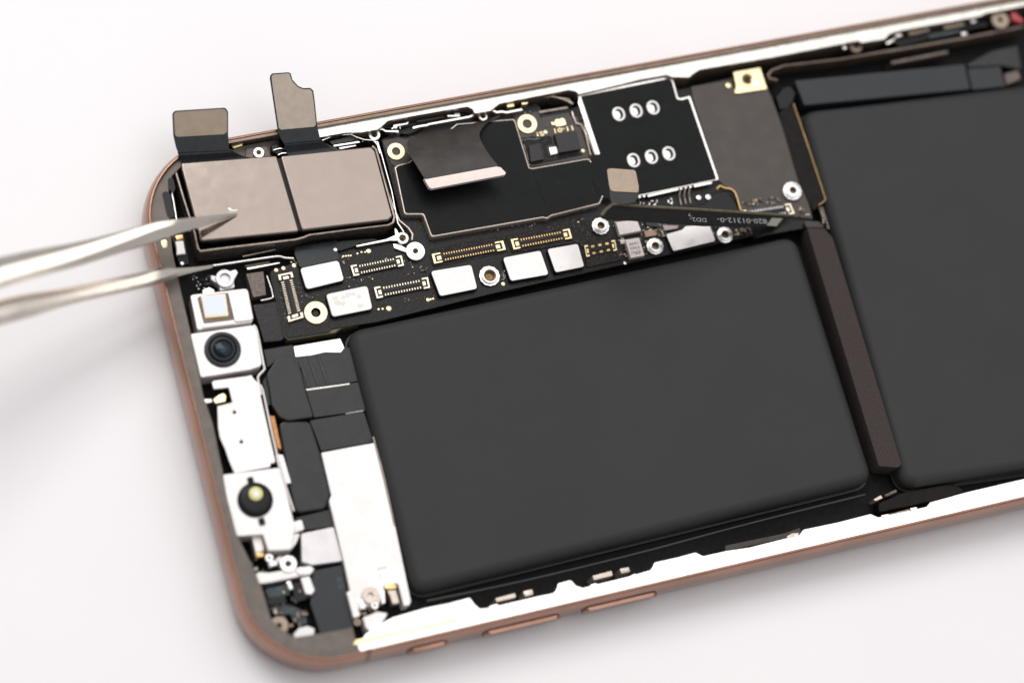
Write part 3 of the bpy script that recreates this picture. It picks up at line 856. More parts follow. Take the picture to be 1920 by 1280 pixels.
for pts in ([(300, 395), (330, 345), (590, 295), (640, 310), (655, 370), (620, 430), (360, 485), (310, 450)], [(385, 710), (415, 650), (690, 598), (745, 615), (762, 680), (720, 735), (450, 790), (400, 760)]):
    p = rnd(poly('K3', pts, ZS), 1.1, 5)
    tube('embossed_line', [(x, y, ZS) for x, y in p + p[:1]], 0.03, M['film'], simr, 6)
# reader's near face: strips and spring contacts
for pts in ([(545, 268), (822, 205), (828, 222), (552, 286)], [(965, 178), (1120, 140), (1128, 165), (970, 198)], [(465, 280), (485, 276), (490, 292), (468, 295)], [(505, 270), (525, 266), (530, 284), (508, 288)], [(838, 203), (860, 200), (862, 216), (840, 220)], [(880, 195), (900, 192), (903, 208), (884, 212)], [(922, 188), (944, 184), (946, 200), (926, 204)]):
    prism('reader_strip', poly('M5', pts, 5.7), 5.2, 5.75, M['silver'], simr, 0.04)
bm = bmesh.new()
for q in ((845, 215), (888, 208), (930, 200)):
    pts = [at('M5', (q[0], q[1]), 5.5), at('M5', (q[0] - 10, q[1] + 50), 5.2), at('M5', (q[0] - 5, q[1] + 90), 4.9), at('M5', (q[0] + 5, q[1] + 140), 4.75)]
    add_tube(bm, smooth_path(pts, 4), 0.11, 6)
finish('spring_contact', bm, M['shell'], simr, 60)
dots('M5', [(1010, 290, 24), (1095, 285, 26)], 4.95, M['nut'], board, 'solder_blob')
prism('glossy_block', rnd(poly('M5', [(890, 370), (1060, 340), (1150, 240), (1260, 225), (1320, 290), (1380, 400), (1380, 440), (900, 420)], 4.7), 0.5), 3.2, 4.72, M['gloss'], board, 0.3, 3)

# ------------------------------------------------------------------ dual camera module
ZCM = 7.5
pA = poly('M1', [(305, 190), (320, 178), (1222, 110), (1438, 838), (505, 930), (490, 910), (310, 240)], ZCM)
pB = poly('K1', [(1014, 612), (1622, 550), (1648, 580), (1765, 1015), (1735, 1040), (1158, 1108)], ZCM)
body = poly('PX', [(352, 312), (700, 270), (738, 402), (728, 414), (388, 458)], 7.3)
cm = prism('camera_module', rnd(off(body, -0.3), 0.5, 3), 2.2, 6.9, M['blackplastic'], phone, 0.1)
cm['label'] = 'dual rear camera module with two taupe steel covers and raised cable tabs'
o = prism('camera_plate', rnd(pA, 0.35, 4), 6.45, ZCM, M['camplate'], cm, 0.26, 3); o['label'] = 'left steel camera cover touched by the tweezers'
o = prism('camera_plate', rnd(pB, 0.45, 4), 6.45, ZCM, M['camplate'], cm, 0.26, 3); o['label'] = 'right steel camera cover'
bm = bmesh.new()
for pts in ([(752, 612), (775, 610), (800, 632), (850, 628), (842, 640), (800, 645), (770, 648)], [(770, 640), (790, 642), (792, 650), (772, 652)]):
    add_prism(bm, poly('M1', pts, ZCM + 0.004), ZCM - 0.02, ZCM + 0.006)
finish('scuff_mark', bm, M['white'], cm)
# bracket tray round the module
br = line_pts('M1', [(300, 222), (262, 228), (250, 250), (330, 520), (440, 860), (468, 1000), (490, 1025), (820, 985), (1400, 915), (1480, 895), (1536, 870)], 6.5)
br2 = line_pts('K1', [(1190, 1148), (1500, 1100), (1735, 1072), (1768, 1055), (1778, 1020), (1700, 740), (1655, 570), (1630, 545)], 6.5)
wall('module_tray', br + br2[1:], 2.0, 6.5, 0.34, M['bracket'], cm, 0.12)
wall('tray_flange', line_pts('K1', [(1560, 515), (1600, 510), (1665, 520), (1690, 600), (1760, 850), (1800, 1060), (1840, 1120)], 5.6), 3.0, 5.6, 0.22, M['silver'], phone, 0.08)
wall('tray_flange', line_pts('K2', [(35, 520), (60, 600), (130, 800), (175, 900), (235, 950), (262, 990), (258, 1030)], 5.4), 3.0, 5.4, 0.25, M['shell'], phone, 0.08)
wall('tray_flange', line_pts('M1', [(215, 370), (205, 420), (235, 560), (262, 730), (275, 800)], 6.0), 3.0, 6.0, 0.25, M['silver'], phone, 0.08)
tube('bright_wire', [at('M1', p, 4.9) for p in ((560, 1175), (800, 1140), (1100, 1095), (1240, 1078), (1300, 1092), (1385, 1098))], 0.2, M['silver'], phone, 8, 4)
prism('steel_clip', poly('M1', [(935, 1190), (1250, 1132), (1255, 1145), (945, 1208)], 4.4), 3.4, 4.4, M['silver'], phone, 0.06)
prism('steel_clip', poly('M1', [(915, 1160), (1150, 1120), (1160, 1145), (930, 1185)], 4.2), 3.2, 4.2, M['pcb_edge'], phone, 0.06)
prism('tray_slot', poly('M1', [(895, 1070), (1200, 1005), (1220, 1015), (900, 1085)], 4.6), 4.2, 4.6, M['bracket'], phone, 0.05)
# left end contact with gold spring
prism('contact_block', poly('M1', [(215, 880), (330, 860), (385, 1150), (290, 1170)], 5.0), 2.0, 5.0, M['blackplastic'], phone, 0.1)
prism('white_contact', poly('M1', [(250, 935), (325, 925), (335, 985), (348, 1050), (262, 1062), (262, 1000)], 5.5), 4.8, 5.5, M['white'], phone, 0.1)
prism('gold_spring', poly('M1', [(250, 880), (320, 865), (328, 910), (260, 925)], 5.6), 4.8, 5.6, M['golddeep'], phone, 0.15)
dots('M1', [(315, 1145, 18)], 5.05, M['nut'], phone, 'solder_blob')

# raised cable tabs of the camera (they lean out over the far rim)
KT, Y0, Z0 = 0.31, 75.0, 7.75
def tilt(c, pts):
    r = []
    for p in pts:
        a = px(c, p)
        r.append(WT(a[0], a[1], Z0, Y0, KT))
    return r
def tab3(c, patch, lift=0.12):
    r = tilt(c, patch)
    nrm = Vector((0, -KT, 1)).normalized()
    return [v + nrm * lift for v in r]
t1_flex = [(318, 312), (640, 292), (655, 298), (668, 320), (668, 470), (672, 560), (690, 590), (345, 612), (322, 560), (303, 480), (296, 340), (302, 322)]
t1_patch = [(330, 320), (632, 300), (650, 308), (660, 328), (660, 455), (640, 470), (328, 488), (312, 474), (304, 345), (310, 328)]
t2_flex = [(962, 64), (1070, 56), (1085, 64), (1096, 108), (1135, 150), (1168, 163), (1215, 160), (1236, 178), (1246, 255), (1262, 415), (1278, 490), (1290, 520), (1048, 545), (1020, 500), (998, 440), (962, 200), (946, 95), (950, 76)]
t2_patch = [(968, 72), (1068, 64), (1078, 72), (1090, 115), (1130, 158), (1168, 172), (1212, 170), (1227, 186), (1238, 260), (1253, 405), (1240, 420), (1020, 440), (1004, 428), (970, 200), (956, 98), (958, 82)]
sheet('flex_tab', tilt('K1', t1_flex), 0.18, M['flexblue'], cm, 0.03)
sheet('tab_stiffener', tab3('K1', t1_patch), 0.10, M['tab'], cm, 0.03)
sheet('flex_tab', tilt('K1', t2_flex), 0.18, M['flexblue'], cm, 0.03)
sheet('tab_stiffener', tab3('K1', t2_patch), 0.10, M['tab2'], cm, 0.03)
# cable feet that bend down to the module
def foot(c, top, bot, zb):
    a = [tilt(c, [p])[0] for p in top]
    b = [at(c, p, zb) for p in bot]
    mid = [a[i].lerp(b[i], 0.5) - Vector((0, 0.1, 0.35)) for i in range(2)]
    ribbon('flex_foot', [(a[0], a[1]), (mid[0], mid[1]), (b[0], b[1])], 0.16, M['flexblue'], cm, 6)
foot('K1', [(330, 590), (685, 575)], [(375, 680), (820, 625)], 6.75)
foot('K1', [(1040, 530), (1285, 505)], [(1075, 625), (1420, 585)], 6.75)
prism('flex_wing', rnd(poly('K1', [(640, 560), (690, 570), (760, 610), (770, 640), (400, 680), (380, 650)], 6.6), 0.3), 6.3, 6.6, M['flexblue'], cm, 0.03)
prism('flex_wing', poly('K1', [(1285, 512), (1340, 540), (1425, 575), (1400, 600), (1090, 625), (1060, 590)], 6.6), 6.3, 6.6, M['flexblue'], cm, 0.03)
# bits between the module and the far rail
prism('rail_shelf', poly('K1', [(690, 560), (1000, 500), (1030, 560), (1000, 620), (720, 650)], 5.2), 2.0, 5.2, M['taupe'], phone, 0.1)
prism('screw_bed', poly('K1', [(790, 560), (930, 545), (950, 620), (780, 640)], 5.6), 3.0, 5.6, M['brownbox'], phone, 0.1)
pad_ring('K1', (872, 590), 40, 18, 6.0, M['nut'], phone, 'screw', 0.4)
prism('glue_spot', rnd(poly('K1', [(680, 535), (730, 510), (770, 520), (765, 545), (700, 565)], 5.9), 0.3), 5.0, 5.9, M['gold'], phone, 0.2)
prism('black_clip', rnd(poly('K1', [(950, 540), (1030, 520), (1075, 570), (1080, 600), (1000, 605), (955, 590)], 6.3), 0.4), 4, 6.3, M['gloss'], phone, 0.3, 3)
tube('bright_wire', [at('K1', p, 6.55) for p in ((970, 575), (1010, 565), (1060, 566))], 0.12, M['silver'], phone, 6, 3)
tube('bright_wire', [at('K1', p, 6.7) for p in ((1000, 608), (1030, 596), (1075, 594))], 0.12, M['silver'], phone, 6, 3)
wall('far_clip', line_pts('M4', [(20, 352), (110, 312), (200, 300), (280, 296), (330, 322), (400, 345), (480, 350), (515, 390), (540, 470)], 6.2), 3.0, 6.2, 0.16, M['silver'], phone, 0.05)
prism('far_clip_plate', poly('M4', [(118, 396), (350, 356), (362, 372), (130, 410)], 6.0), 5.2, 6.0, M['silver'], phone, 0.05)
prism('far_clip_plate', poly('M4', [(168, 418), (320, 392), (328, 402), (185, 432)], 6.2), 5.2, 6.2, M['silver'], phone, 0.05)
prism('far_clip_plate', poly('M4', [(85, 360), (280, 310), (350, 345), (110, 390)], 5.6), 4.4, 5.6, M['flexbrown'], phone, 0.05)

# far side: side-button flex, clips and pocket
wall('button_bracket', line_pts('M4', [(420, 272), (560, 248), (590, 268), (650, 270), (690, 268)], 5.9), 3.0, 5.9, 0.3, M['silver'], phone, 0.08)
wall('button_bracket', line_pts('M4', [(835, 240), (905, 222), (960, 215), (985, 205), (1340, 140), (1372, 128), (1390, 105), (1550, 78), (1590, 98), (1640, 92), (1680, 100), (1820, 72)], 5.9), 3.0, 5.9, 0.34, M['silver'], phone, 0.08)
for pts in ([(660, 205), (700, 200), (770, 190), (780, 178), (800, 182), (790, 208), (700, 225), (690, 250), (660, 240)], [(1140, 118), (1200, 120), (1215, 100), (1255, 100), (1262, 138), (1220, 140), (1150, 140)], [(670, 262), (708, 258), (710, 282), (680, 285)]):
    prism('button_contact', rnd(poly('M4', pts, 5.6), 0.1), 4.6, 5.6, M['nut'], phone, 0.1)
prism('button_flex', poly('M4', [(560, 240), (640, 190), (1290, 65), (1360, 75), (1370, 110), (960, 190), (700, 250)], 4.9), 2.2, 4.9, M['gloss'], phone, 0.1)
prism('button_flex', poly('M4', [(860, 175), (1110, 130), (1120, 145), (880, 190)], 5.3), 4.5, 5.3, M['pcbgrey'], phone, 0.05)
prism('button_flex', poly('M4', [(720, 290), (830, 245), (840, 250), (940, 235), (800, 300)], 5.5), 4.5, 5.5, M['gloss'], phone, 0.1)
pad_ring('M4', (490, 300), 58, 30, 5.6, M['nut'], phone, 'screw', 0.5)
pad_ring('M4', (1468, 135), 46, 24, 5.6, M['nut'], phone, 'screw', 0.5)
for pts in ([(1678, 12), (1745, 5), (1750, 48), (1685, 55)], [(1812, 10), (1870, 2), (1872, 25), (1820, 32)]):
    prism('gold_spring', poly('M4', pts, 6.0), 4.5, 6.0, M['gold'], phone, 0.12)
pk = line_pts('M6', [(160, 180), (300, 130), (640, 90), (900, 130), (980, 215)], 5.6)
wall('pocket_wall', pk, 2.0, 5.6, 0.3, M['bracket'], phone, 0.1)
wall('pocket_wall', line_pts('M6', [(430, 345), (700, 300), (900, 265)], 4.9), 2.0, 4.9, 0.4, M['bracket'], phone, 0.1)
tube('pocket_edge', [at('M6', p, 5.7) for p in ((600, 85), (820, 140), (970, 215))], 0.14, M['shell'], phone, 8, 4)
wall('pocket_wall', line_pts('M6', [(960, 330), (990, 420), (1030, 520), (1110, 540), (1180, 680), (1260, 1030)], 5.0), 3.0, 5.0, 0.22, M['shell'], phone, 0.06)
prism('reader_side', poly('M6', [(1052, 162), (1098, 155), (1390, 985), (1375, 1018), (1328, 1026)], 5.85), 4.4, 5.85, M['silver'], simr, 0.08)

# ------------------------------------------------------------------ raised flat cable over the shield
def st3(c, l, r, z):
    if not isinstance(z, tuple): z = (z, z)
    return (at(c, l, z[0]), at(c, r, z[1]))
fx = ribbon('raised_flex', [st3('K2', (390, 345), (842, 205), 6.2), st3('K2', (300, 345), (775, 240), (6.9, 6.7)), st3('K2', (232, 372), (725, 290), (7.7, 7.5)), st3('K2', (228, 440), (708, 345), (8.6, 8.5)), st3('K2', (280, 525), (755, 440), (9.4, 9.4)), st3('K2', (345, 630), (832, 540), (10.0, 10.0))], 0.2, M['flexbrown'], phone, 7)
fx['label'] = 'wide dark flat cable bent up over the black shield'
sheet('cable_plug', [at('K2', p, z) for p, z in (((338, 622), 10.1), ((820, 540), 10.1), ((850, 545), 10.1), ((886, 582), 10.0), ((878, 598), 10.0), ((392, 690), 10.0), ((372, 682), 10.0))], 0.85, M['plug'], fx, 0.12)

# ------------------------------------------------------------------ raised printed cable arm
def arm_z(x):
    # z rises from the taupe end to the free end on the left
    t = (1480 - x) / 350.0
    return 5.6 + 14 * max(0, min(1.15, t))
def arm(c, pts, lift=0.0):
    r = []
    for p in pts:
        a = px(c, p)
        r.append(W(a[0], a[1], arm_z(a[0]) + lift))
    return r
ap = sheet('printed_flex', arm('M5', [(130, 455), (175, 400), (235, 352), (500, 372), (1000, 400), (1830, 455), (1800, 480), (1760, 520), (1720, 548), (1500, 552), (1050, 545), (700, 520), (330, 490), (160, 480)]), 0.25, M['blackplastic'], phone, 0.03)
ap['label'] = 'narrow black cable arm with grey print, lifted off the board'
bm = bmesh.new()
add_tube(bm, arm('M5', [(130, 455), (175, 398), (235, 350), (500, 370), (1000, 398), (1835, 452)], 0.02), 0.26, 8)
finish('arm_edge', bm, M['pcb_edge'], ap, 60)
def arm_at(p, lift=0):
    a = px('M5', p); z = arm_z(a[0]) + lift
    return W(a[0], a[1], z)
zt = arm_z(px('M5', (330, 300))[0]) + 0.8
sheet('arm_tab', [at('M5', p, zt) for p in ((190, 40), (215, 28), (430, 42), (448, 70), (474, 190), (470, 262), (440, 330), (330, 355), (230, 350), (212, 300))], 0.2, M['flex'], ap, 0.03)
sheet('tab_stiffener', [at('M5', p, zt + 0.15) for p in ((184, 44), (196, 30), (215, 26), (425, 40), (442, 52), (470, 190), (468, 235), (452, 246), (235, 234), (214, 220), (204, 190))], 0.15, M['tab'], ap, 0.06)
sheet('silver_patch', arm('M5', [(1668, 474), (1765, 478), (1708, 548), (1620, 540)], 0.06), 0.05, M['patch'], ap)

# print: letters run upside down as seen from here
def lettering(txt, c, p0, p1, size, m, parent, zf, lift=0.03, shear=0.0):
    """text whose baseline starts at p0 and runs towards p1 (crop pixels)"""
    a = px(c, p0); b = px(c, p1)
    A = W(a[0], a[1], zf(a[0])); B = W(b[0], b[1], zf(b[0]))
    ex = (B - A); Lw = ex.length; ex.normalize()
    cu = bpy.data.curves.new('lettering', 'FONT')
    cu.body = txt; cu.size = 1.0; cu.resolution_u = 2
    cu.shear = shear
    to = bpy.data.objects.new('tmp', cu)
    COL.objects.link(to)
    dg = bpy.context.evaluated_depsgraph_get()
    me = bpy.data.meshes.new_from_object(to.evaluated_get(dg))
    bpy.data.objects.remove(to)
    xs = [v.co.x for v in me.vertices]; w = max(xs) - min(xs)
    sx = Lw / w
    nrm = Vector((0, 0, 1)) - ex * ex.z
    nrm.normalize()
    ey = nrm.cross(ex)
    for v in me.vertices:
        q = A + ex * ((v.co.x - min(xs)) * sx) + ey * (v.co.y * size) + nrm * lift
        v.co = q * MM
    me.name = 'lettering'
    return link('lettering', me, M[m], parent)
zarm = lambda x: arm_z(x)
lettering('820-01312-0-', 'M5', (1615, 485), (1170, 470), 1.1, 'print', ap, zarm, 0.05)
lettering('DD2-', 'M5', (1072, 478), (925, 468), 0.9, 'print', ap, zarm, 0.05)
lettering('2', 'M5', (940, 430), (905, 428), 0.8, 'print', ap, zarm, 0.05)
zc = lambda x: 5.6
lettering('1844', 'K5', (1018, 342), (958, 354), 0.62, 'ink', board, zc, 0.012)
lettering('9365', 'K5', (1028, 370), (965, 384), 0.62, 'ink', board, zc, 0.012)
lettering('5941', 'K5', (1036, 400), (974, 413), 0.62, 'ink', board, zc, 0.012)
zb_ = lambda x: ZP + 0.06
lettering('11-01', 'M6', (962, 562), (672, 612), 1.05, 'gold', board, zb_, 0.02)
lettering('S!', 'M6', (500, 652), (388, 672), 1.0, 'gold', board, zb_, 0.02)
mk = poly('M6', [(690, 470), (730, 455), (760, 462), (800, 438), (835, 450), (850, 490), (870, 540), (800, 562), (715, 575), (700, 555), (695, 525), (680, 510)], 4.72)
prism('gold_mark', rnd(mk, 0.12, 3), 4.69, 4.735, M['gold'], board, 0)
prism('gold_mark', rnd(poly('M6', [(622, 515), (645, 500), (690, 525), (685, 550), (645, 548)], 4.72), 0.15, 3), 4.69, 4.735, M['gold'], board, 0)
bm = bmesh.new()
for i in range(2):
    q = at('K5', (1010 + 18 * i, 428 - 5 * i), 5.605)
    add_prism(bm, [(q.x - .09, q.y - .09), (q.x + .1, q.y - .08), (q.x + .1, q.y + .08), (q.x - .1, q.y + .1)], 5.595, 5.612)
finish('chip_mark', bm, M['ink'], board)

# ------------------------------------------------------------------ upper right: antenna bar, brackets
o = prism('antenna_bar', rnd(poly('L4', [(320, 182), (1455, 72), (1492, 240), (385, 347)], 5.4), 0.25), 2.0, 5.4, M['bluegrey'], phone, 0.12, 3)
o['label'] = 'long blue grey bar beside the larger battery'
prism('antenna_bar', rnd(poly('M2', [(825, 690), (1150, 665), (1205, 865), (870, 900)], 5.3), 0.2), 2.0, 5.3, M['bluegrey'], phone, 0.1, 2)['label'] = 'short blue grey end piece of the antenna bar'
prism('rubber_block', rnd(poly('M2', [(820, 640), (1060, 510), (1330, 450), (1370, 700), (1160, 660), (830, 680)], 4.9), 0.3), 2.0, 4.9, M['flex'], phone, 0.3, 3)
prism('brown_clip', rnd(poly('M2', [(1190, 740), (1330, 700), (1360, 790), (1215, 850)], 5.0), 0.2), 2.0, 5.0, M['brownbox'], phone, 0.15)
prism('brown_rib', poly('M2', [(55, 615), (620, 505), (630, 535), (70, 645)], 4.8), 2.0, 4.8, M['brownbox'], phone, 0.08)
brk = line_pts('L3', [(690, 400), (650, 392), (642, 372), (662, 350), (720, 328), (1000, 296), (1200, 262), (1285, 250), (1650, 186), (1760, 165), (1920, 132)], 5.4)
wall('long_bracket', brk, 2.0, 5.4, 0.4, M['brownwall'], phone, 0.15)['label'] = 'thin brown bracket along the far rail'
prism('switch_body', poly('M2', [(40, 400), (110, 370), (1000, 210), (1040, 260), (700, 330), (420, 400), (150, 470)], 4.9), 2.0, 4.9, M['blackplastic'], phone, 0.1)
for pts, m in (([(92, 328), (160, 318), (170, 362), (100, 375)], 'silver'), ([(232, 318), (440, 272), (446, 312), (238, 356)], 'tab'), ([(580, 250), (780, 210), (792, 256), (588, 296)], 'tab'), ([(850, 195), (905, 185), (912, 220), (858, 232)], 'silver'), ([(0, 430), (90, 380), (100, 400), (30, 445)], 'silver'), ([(760, 330), (800, 320), (830, 345), (770, 355)], 'silver')):
    prism('switch_contact', rnd(poly('M2', pts, 5.6), 0.1), 4.6, 5.6, M[m], phone, 0.12)
prism('switch_flex', poly('M2', [(420, 350), (740, 290), (750, 330), (440, 390)], 5.1), 4.5, 5.1, M['teal'], phone, 0.08)
pad_ring('M2', (1150, 200), 105, 30, 5.9, M['tab'], phone, 'screw', 0.8)
pad_ring('L3', (1080, 232), 38, 12, 5.6, M['brownlip'], phone, 'screw', 0.8)
prism('red_sealant', rnd(poly('M2', [(1250, 105), (1310, 130), (1385, 200), (1380, 235), (1270, 200)], 5.8), 0.3), 4.5, 5.8, M['red'], phone, 0.2)
dots('L3', [(1024, 238, 12)], 5.9, M['nut'], phone, 'solder_blob')
# dark strap left of the large battery
prism('dark_strap', poly('L4', [(215, 395), (312, 338), (524, 972), (445, 1050), (350, 850)], 5.2), 2.0, 5.2, M['strap'], phone, 0.05)
tube('strap_edge', [at('L4', p, 5.35) for p in ((312, 336), (365, 490), (430, 680), (524, 968), (522, 982), (480, 1012))], 0.06, M['golddeep'], phone, 6)
prism('strap_clip', rnd(poly('L4', [(195, 292), (245, 225), (295, 215), (330, 262), (312, 325), (278, 368), (220, 380)], 5.2), 0.3), 2.0, 5.2, M['gloss'], phone, 0.25, 3)
tube('strap_wire', [at('M3', p, 3.9) for p in ((1255, 310), (1290, 400), (1305, 470), (1300, 510))], 0.09, M['shell'], phone, 6, 3)
tube('strap_wire', [at('M3', p, 4.0) for p in ((1285, 310), (1330, 440), (1365, 570))], 0.07, M['shell'], phone, 6, 3)

# ------------------------------------------------------------------ front sensors along the short end
ZF = 6.2
sm = prism('sensor_module', rnd(poly('K6', [(243, 492), (262, 478), (690, 430), (706, 450), (748, 665), (735, 700), (345, 755), (298, 762)], ZF - 0.4), 0.35, 3), 2.2, ZF - 0.4, M['whitemetal'], phone, 0.15)
sm['label'] = 'white sensor module with a small bright square window'
prism('sensor_well', rnd(poly('K6', [(298, 505), (330, 485), (540, 462), (592, 682), (350, 712)], ZF - 0.35), 0.3), ZF - 0.6, ZF - 0.36, M['brownbox'], sm, 0.03)
prism('sensor_window', rnd(poly('K6', [(330, 492), (520, 474), (542, 640), (366, 655)], ZF - 0.1), 0.12), ZF - 0.6, ZF - 0.1, M['blue_white'], sm, 0.05)
prism('window_frame', rnd(poly('K6', [(326, 488), (524, 470), (548, 648), (362, 665)], ZF - 0.16), 0.1), ZF - 0.6, ZF - 0.2, M['golddeep'], sm, 0.03)
prism('sensor_cap', rnd(poly('K6', [(540, 447), (688, 430), (745, 662), (730, 682), (600, 696)], ZF), 0.4, 4), ZF - 0.7, ZF, M['whitemetal'], sm, 0.1)
prism('sensor_ridge', poly('K6', [(340, 722), (590, 690), (595, 712), (345, 745)], ZF - 0.1), ZF - 0.6, ZF - 0.1, M['whitemetal'], sm, 0.06)
# front camera
fc = prism('front_camera', rnd(poly('K6', [(243, 792), (745, 722), (775, 765), (815, 1030), (800, 1052), (725, 1078), (325, 1142)], ZF), 0.35, 4), 2.2, ZF, M['whitemetal'], phone, 0.15)
fc['label'] = 'front camera with dark round lens in a white square mount'
lc = at('K6', (502, 915), ZF + 0.3)
lathe('lens_barrel', (lc.x, lc.y), [(2.62, ZF - 0.2), (2.62, ZF + 0.2), (2.5, ZF + 0.35), (2.2, ZF + 0.42), (2.0, ZF + 0.36), (1.75, ZF + 0.15)], M['barrel'], fc, 48, cap=False, ang=30)
lathe('lens_step', (lc.x, lc.y), [(1.78, ZF + 0.5), (1.7, ZF + 0.6), (1.45, ZF + 0.62), (1.2, ZF + 0.3)], M['barrel'], fc, 48, cap=False, ang=30)
lathe('lens_step', (lc.x, lc.y), [(2.2, ZF + 0.15), (1.8, ZF + 0.2), (1.78, ZF + 0.5)], M['barrel'], fc, 48, cap=False, ang=30)
lathe('lens_glass', (lc.x, lc.y), [(1.42, ZF + 0.34), (1.1, ZF + 0.48), (0.7, ZF + 0.57), (0.3, ZF + 0.61), (0.01, ZF + 0.62)], M['lens'], fc, 48, cap=False, ang=60)
lathe('lens_coating', (lc.x + 0.05, lc.y - 0.05), [(0.5, ZF + 0.615), (0.3, ZF + 0.64), (0.01, ZF + 0.65)], M['lensblue'], fc, 32, cap=False, ang=60)
tube('bright_edge', [at('K6', p, 5.4) for p in ((745, 725), (775, 765), (828, 1035), (835, 1075), (790, 1125), (785, 1165), (810, 1280))], 0.17, M['whitemetal'], phone, 8, 3)
tube('bright_edge', [at('K7', p, 5.0) for p in ((705, 260), (735, 300), (790, 560), (845, 800), (862, 890), (985, 1270))], 0.17, M['whitemetal'], phone, 8, 3)
# middle bracket
hb = [(511, 480), (566, 716)]
hls = []
for h_ in hb:
    v = at('K7', h_, ZF - 0.4)
    hls.append([(v.x + 0.29 * math.cos(2 * math.pi * i / 16), v.y + 0.29 * math.sin(2 * math.pi * i / 16)) for i in range(16)])
mb = prism('white_bracket', rnd(poly('K7', [(332, 240), (350, 228), (625, 190), (645, 182), (665, 215), (695, 245), (838, 880), (800, 885), (795, 915), (512, 966), (470, 870), (435, 770), (395, 680), (382, 600), (375, 432), (497, 404), (466, 280), (345, 292)], ZF - 0.4), 0.12, 2), 5.2, ZF - 0.4, M['whitemetal'], phone, 0.08, holes=hls)
mb['label'] = 'white metal bracket with two pin holes between the front camera and the projector'
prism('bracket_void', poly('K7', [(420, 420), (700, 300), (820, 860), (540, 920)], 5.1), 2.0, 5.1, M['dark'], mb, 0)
prism('gold_contact', rnd(poly('K7', [(340, 375), (385, 340), (420, 325), (445, 345), (440, 395), (355, 412)], 5.2), 0.2), 4.2, 5.2, M['gold'], phone, 0.12)
prism('gold_contact', rnd(poly('K7', [(262, 375), (330, 370), (335, 400), (268, 415)], 5.0), 0.2), 4.0, 5.0, M['nut'], phone, 0.12)
# dot projector
pj = prism('dot_projector', rnd(poly('PX', [(417, 893), (420, 889), (523, 876), (537, 920), (553, 985), (547, 1026), (543, 1030), (503, 1032), (493, 1001), (447, 1005), (439, 1000)], ZF), 0.3, 4), 2.2, ZF, M['whitemetal'], phone, 0.15)
pj['label'] = 'infrared projector with black round cap and a yellow dot'
pc = at('K7', (678, 1178), ZF + 0.3)
lathe('projector_cap', (pc.x, pc.y), [(2.5, ZF - 0.1), (2.5, ZF + 0.25), (2.35, ZF + 0.4), (1.6, ZF + 0.5), (0.9, ZF + 0.5), (0.01, ZF + 0.5)], M['blackplastic'], pj, 48, cap=False, ang=40)
for q in ((640, 1025), (730, 1352)):
    v = at('K7', q, ZF + 0.2)
    prism('cap_key', rnd([(v.x - 0.42, v.y - 0.5), (v.x + 0.42, v.y - 0.5), (v.x + 0.42, v.y + 0.5), (v.x - 0.42, v.y + 0.5)], 0.15), ZF - 0.1, ZF + 0.3, M['blackplastic'], pj, 0.05)
ye = at('K7', (682, 1130), ZF + 0.7)
lathe('yellow_emitter', (ye.x, ye.y), [(0.98, ZF + 0.4), (0.98, ZF + 0.68), (0.85, ZF + 0.76), (0.3, ZF + 0.8), (0.01, ZF + 0.8)], M['yellow'], pj, 32, cap=False, ang=40)
lathe('emitter_centre', (ye.x, ye.y - 0.1), [(0.45, ZF + 0.75), (0.4, ZF + 0.84), (0.01, ZF + 0.86)], M['white'], pj, 24, cap=False, ang=40)

# ------------------------------------------------------------------ cables beside the small battery
prism('orange_flex', poly('K7', [(790, 505), (832, 510), (888, 775), (852, 765)], 4.5), 2.0, 4.5, M['orange'], phone, 0.1)
prism('white_spacer', rnd(poly('K7', [(850, 812), (900, 820), (966, 1045), (922, 1052)], 4.6), 0.15), 2.0, 4.6, M['whitemetal'], phone, 0.1)
def flat(name, c, pts, z, m='flex', r=0.6, th=0.4, label=None, bev=0.08):
    o = prism(name, rnd(poly(c, pts, z), r, 5), z - th, z, M[m], phone, bev)
    if label: o['label'] = label
    return o
flat('flex_band', 'K7', [(930, 40), (1440, -40), (1516, 228), (1080, 298), (1040, 130)], 4.1, 'flex', 0.1, 2.0, 'striped black flat cable band nearest the board')
for k in range(3):
    a, b = (1030 + 75 * k, 60 - 14 * k), (1105 + 75 * k, 280 - 14 * k)
    tube('sheen_ridge', [at('K7', p, 4.1) for p in (a, lerp2(a, b, 0.5), b)], 0.22, M['flexsheen'], phone, 8, 0, 0.5)  # sheen stripes on the cable, drawn as paler ridges
flat('flex_band', 'K7', [(1085, 312), (1502, 238), (1562, 466), (1148, 522)], 4.2, 'flex', 0.1, 2.0, 'black flat cable band in the middle')
flat('flex_band', 'K7', [(1110, 545), (1546, 474), (1625, 716), (1205, 790), (1150, 640)], 4.1, 'flex', 0.1, 2.0, 'black flat cable band next to the white plate')
tube('bright_edge', [at('K7', p, 4.15) for p in ((1085, 302), (1250, 280), (1430, 254))], 0.16, M['silver'], phone, 8, 0, 0.7)
tube('bright_edge', [at('K7', p, 4.15) for p in ((1400, 492), (1540, 468))], 0.06, M['silver'], phone, 6)
flat('foam_tape', 'K7', [(858, 545), (1118, 548), (1200, 800), (1262, 1040), (1282, 1135), (1240, 1255), (1000, 1292), (945, 1060), (905, 820)], 4.5, 'flex', 1.1, 2.4, 'long black tape with rounded end', 0.45)
flat('foam_tape', 'K7', [(762, 180), (850, 45), (900, 30), (975, 35), (1040, 130), (1080, 300), (1135, 480), (1142, 520), (940, 550), (870, 520), (805, 420), (790, 300)], 4.9, 'flex', 1.4, 2.6, 'rounded black tape pad beside the front camera', 0.5)
flat('tape_edge', 'K7', [(735, 235), (775, 170), (800, 420), (770, 430)], 4.4, 'flexblue', 0.2, 2.0)
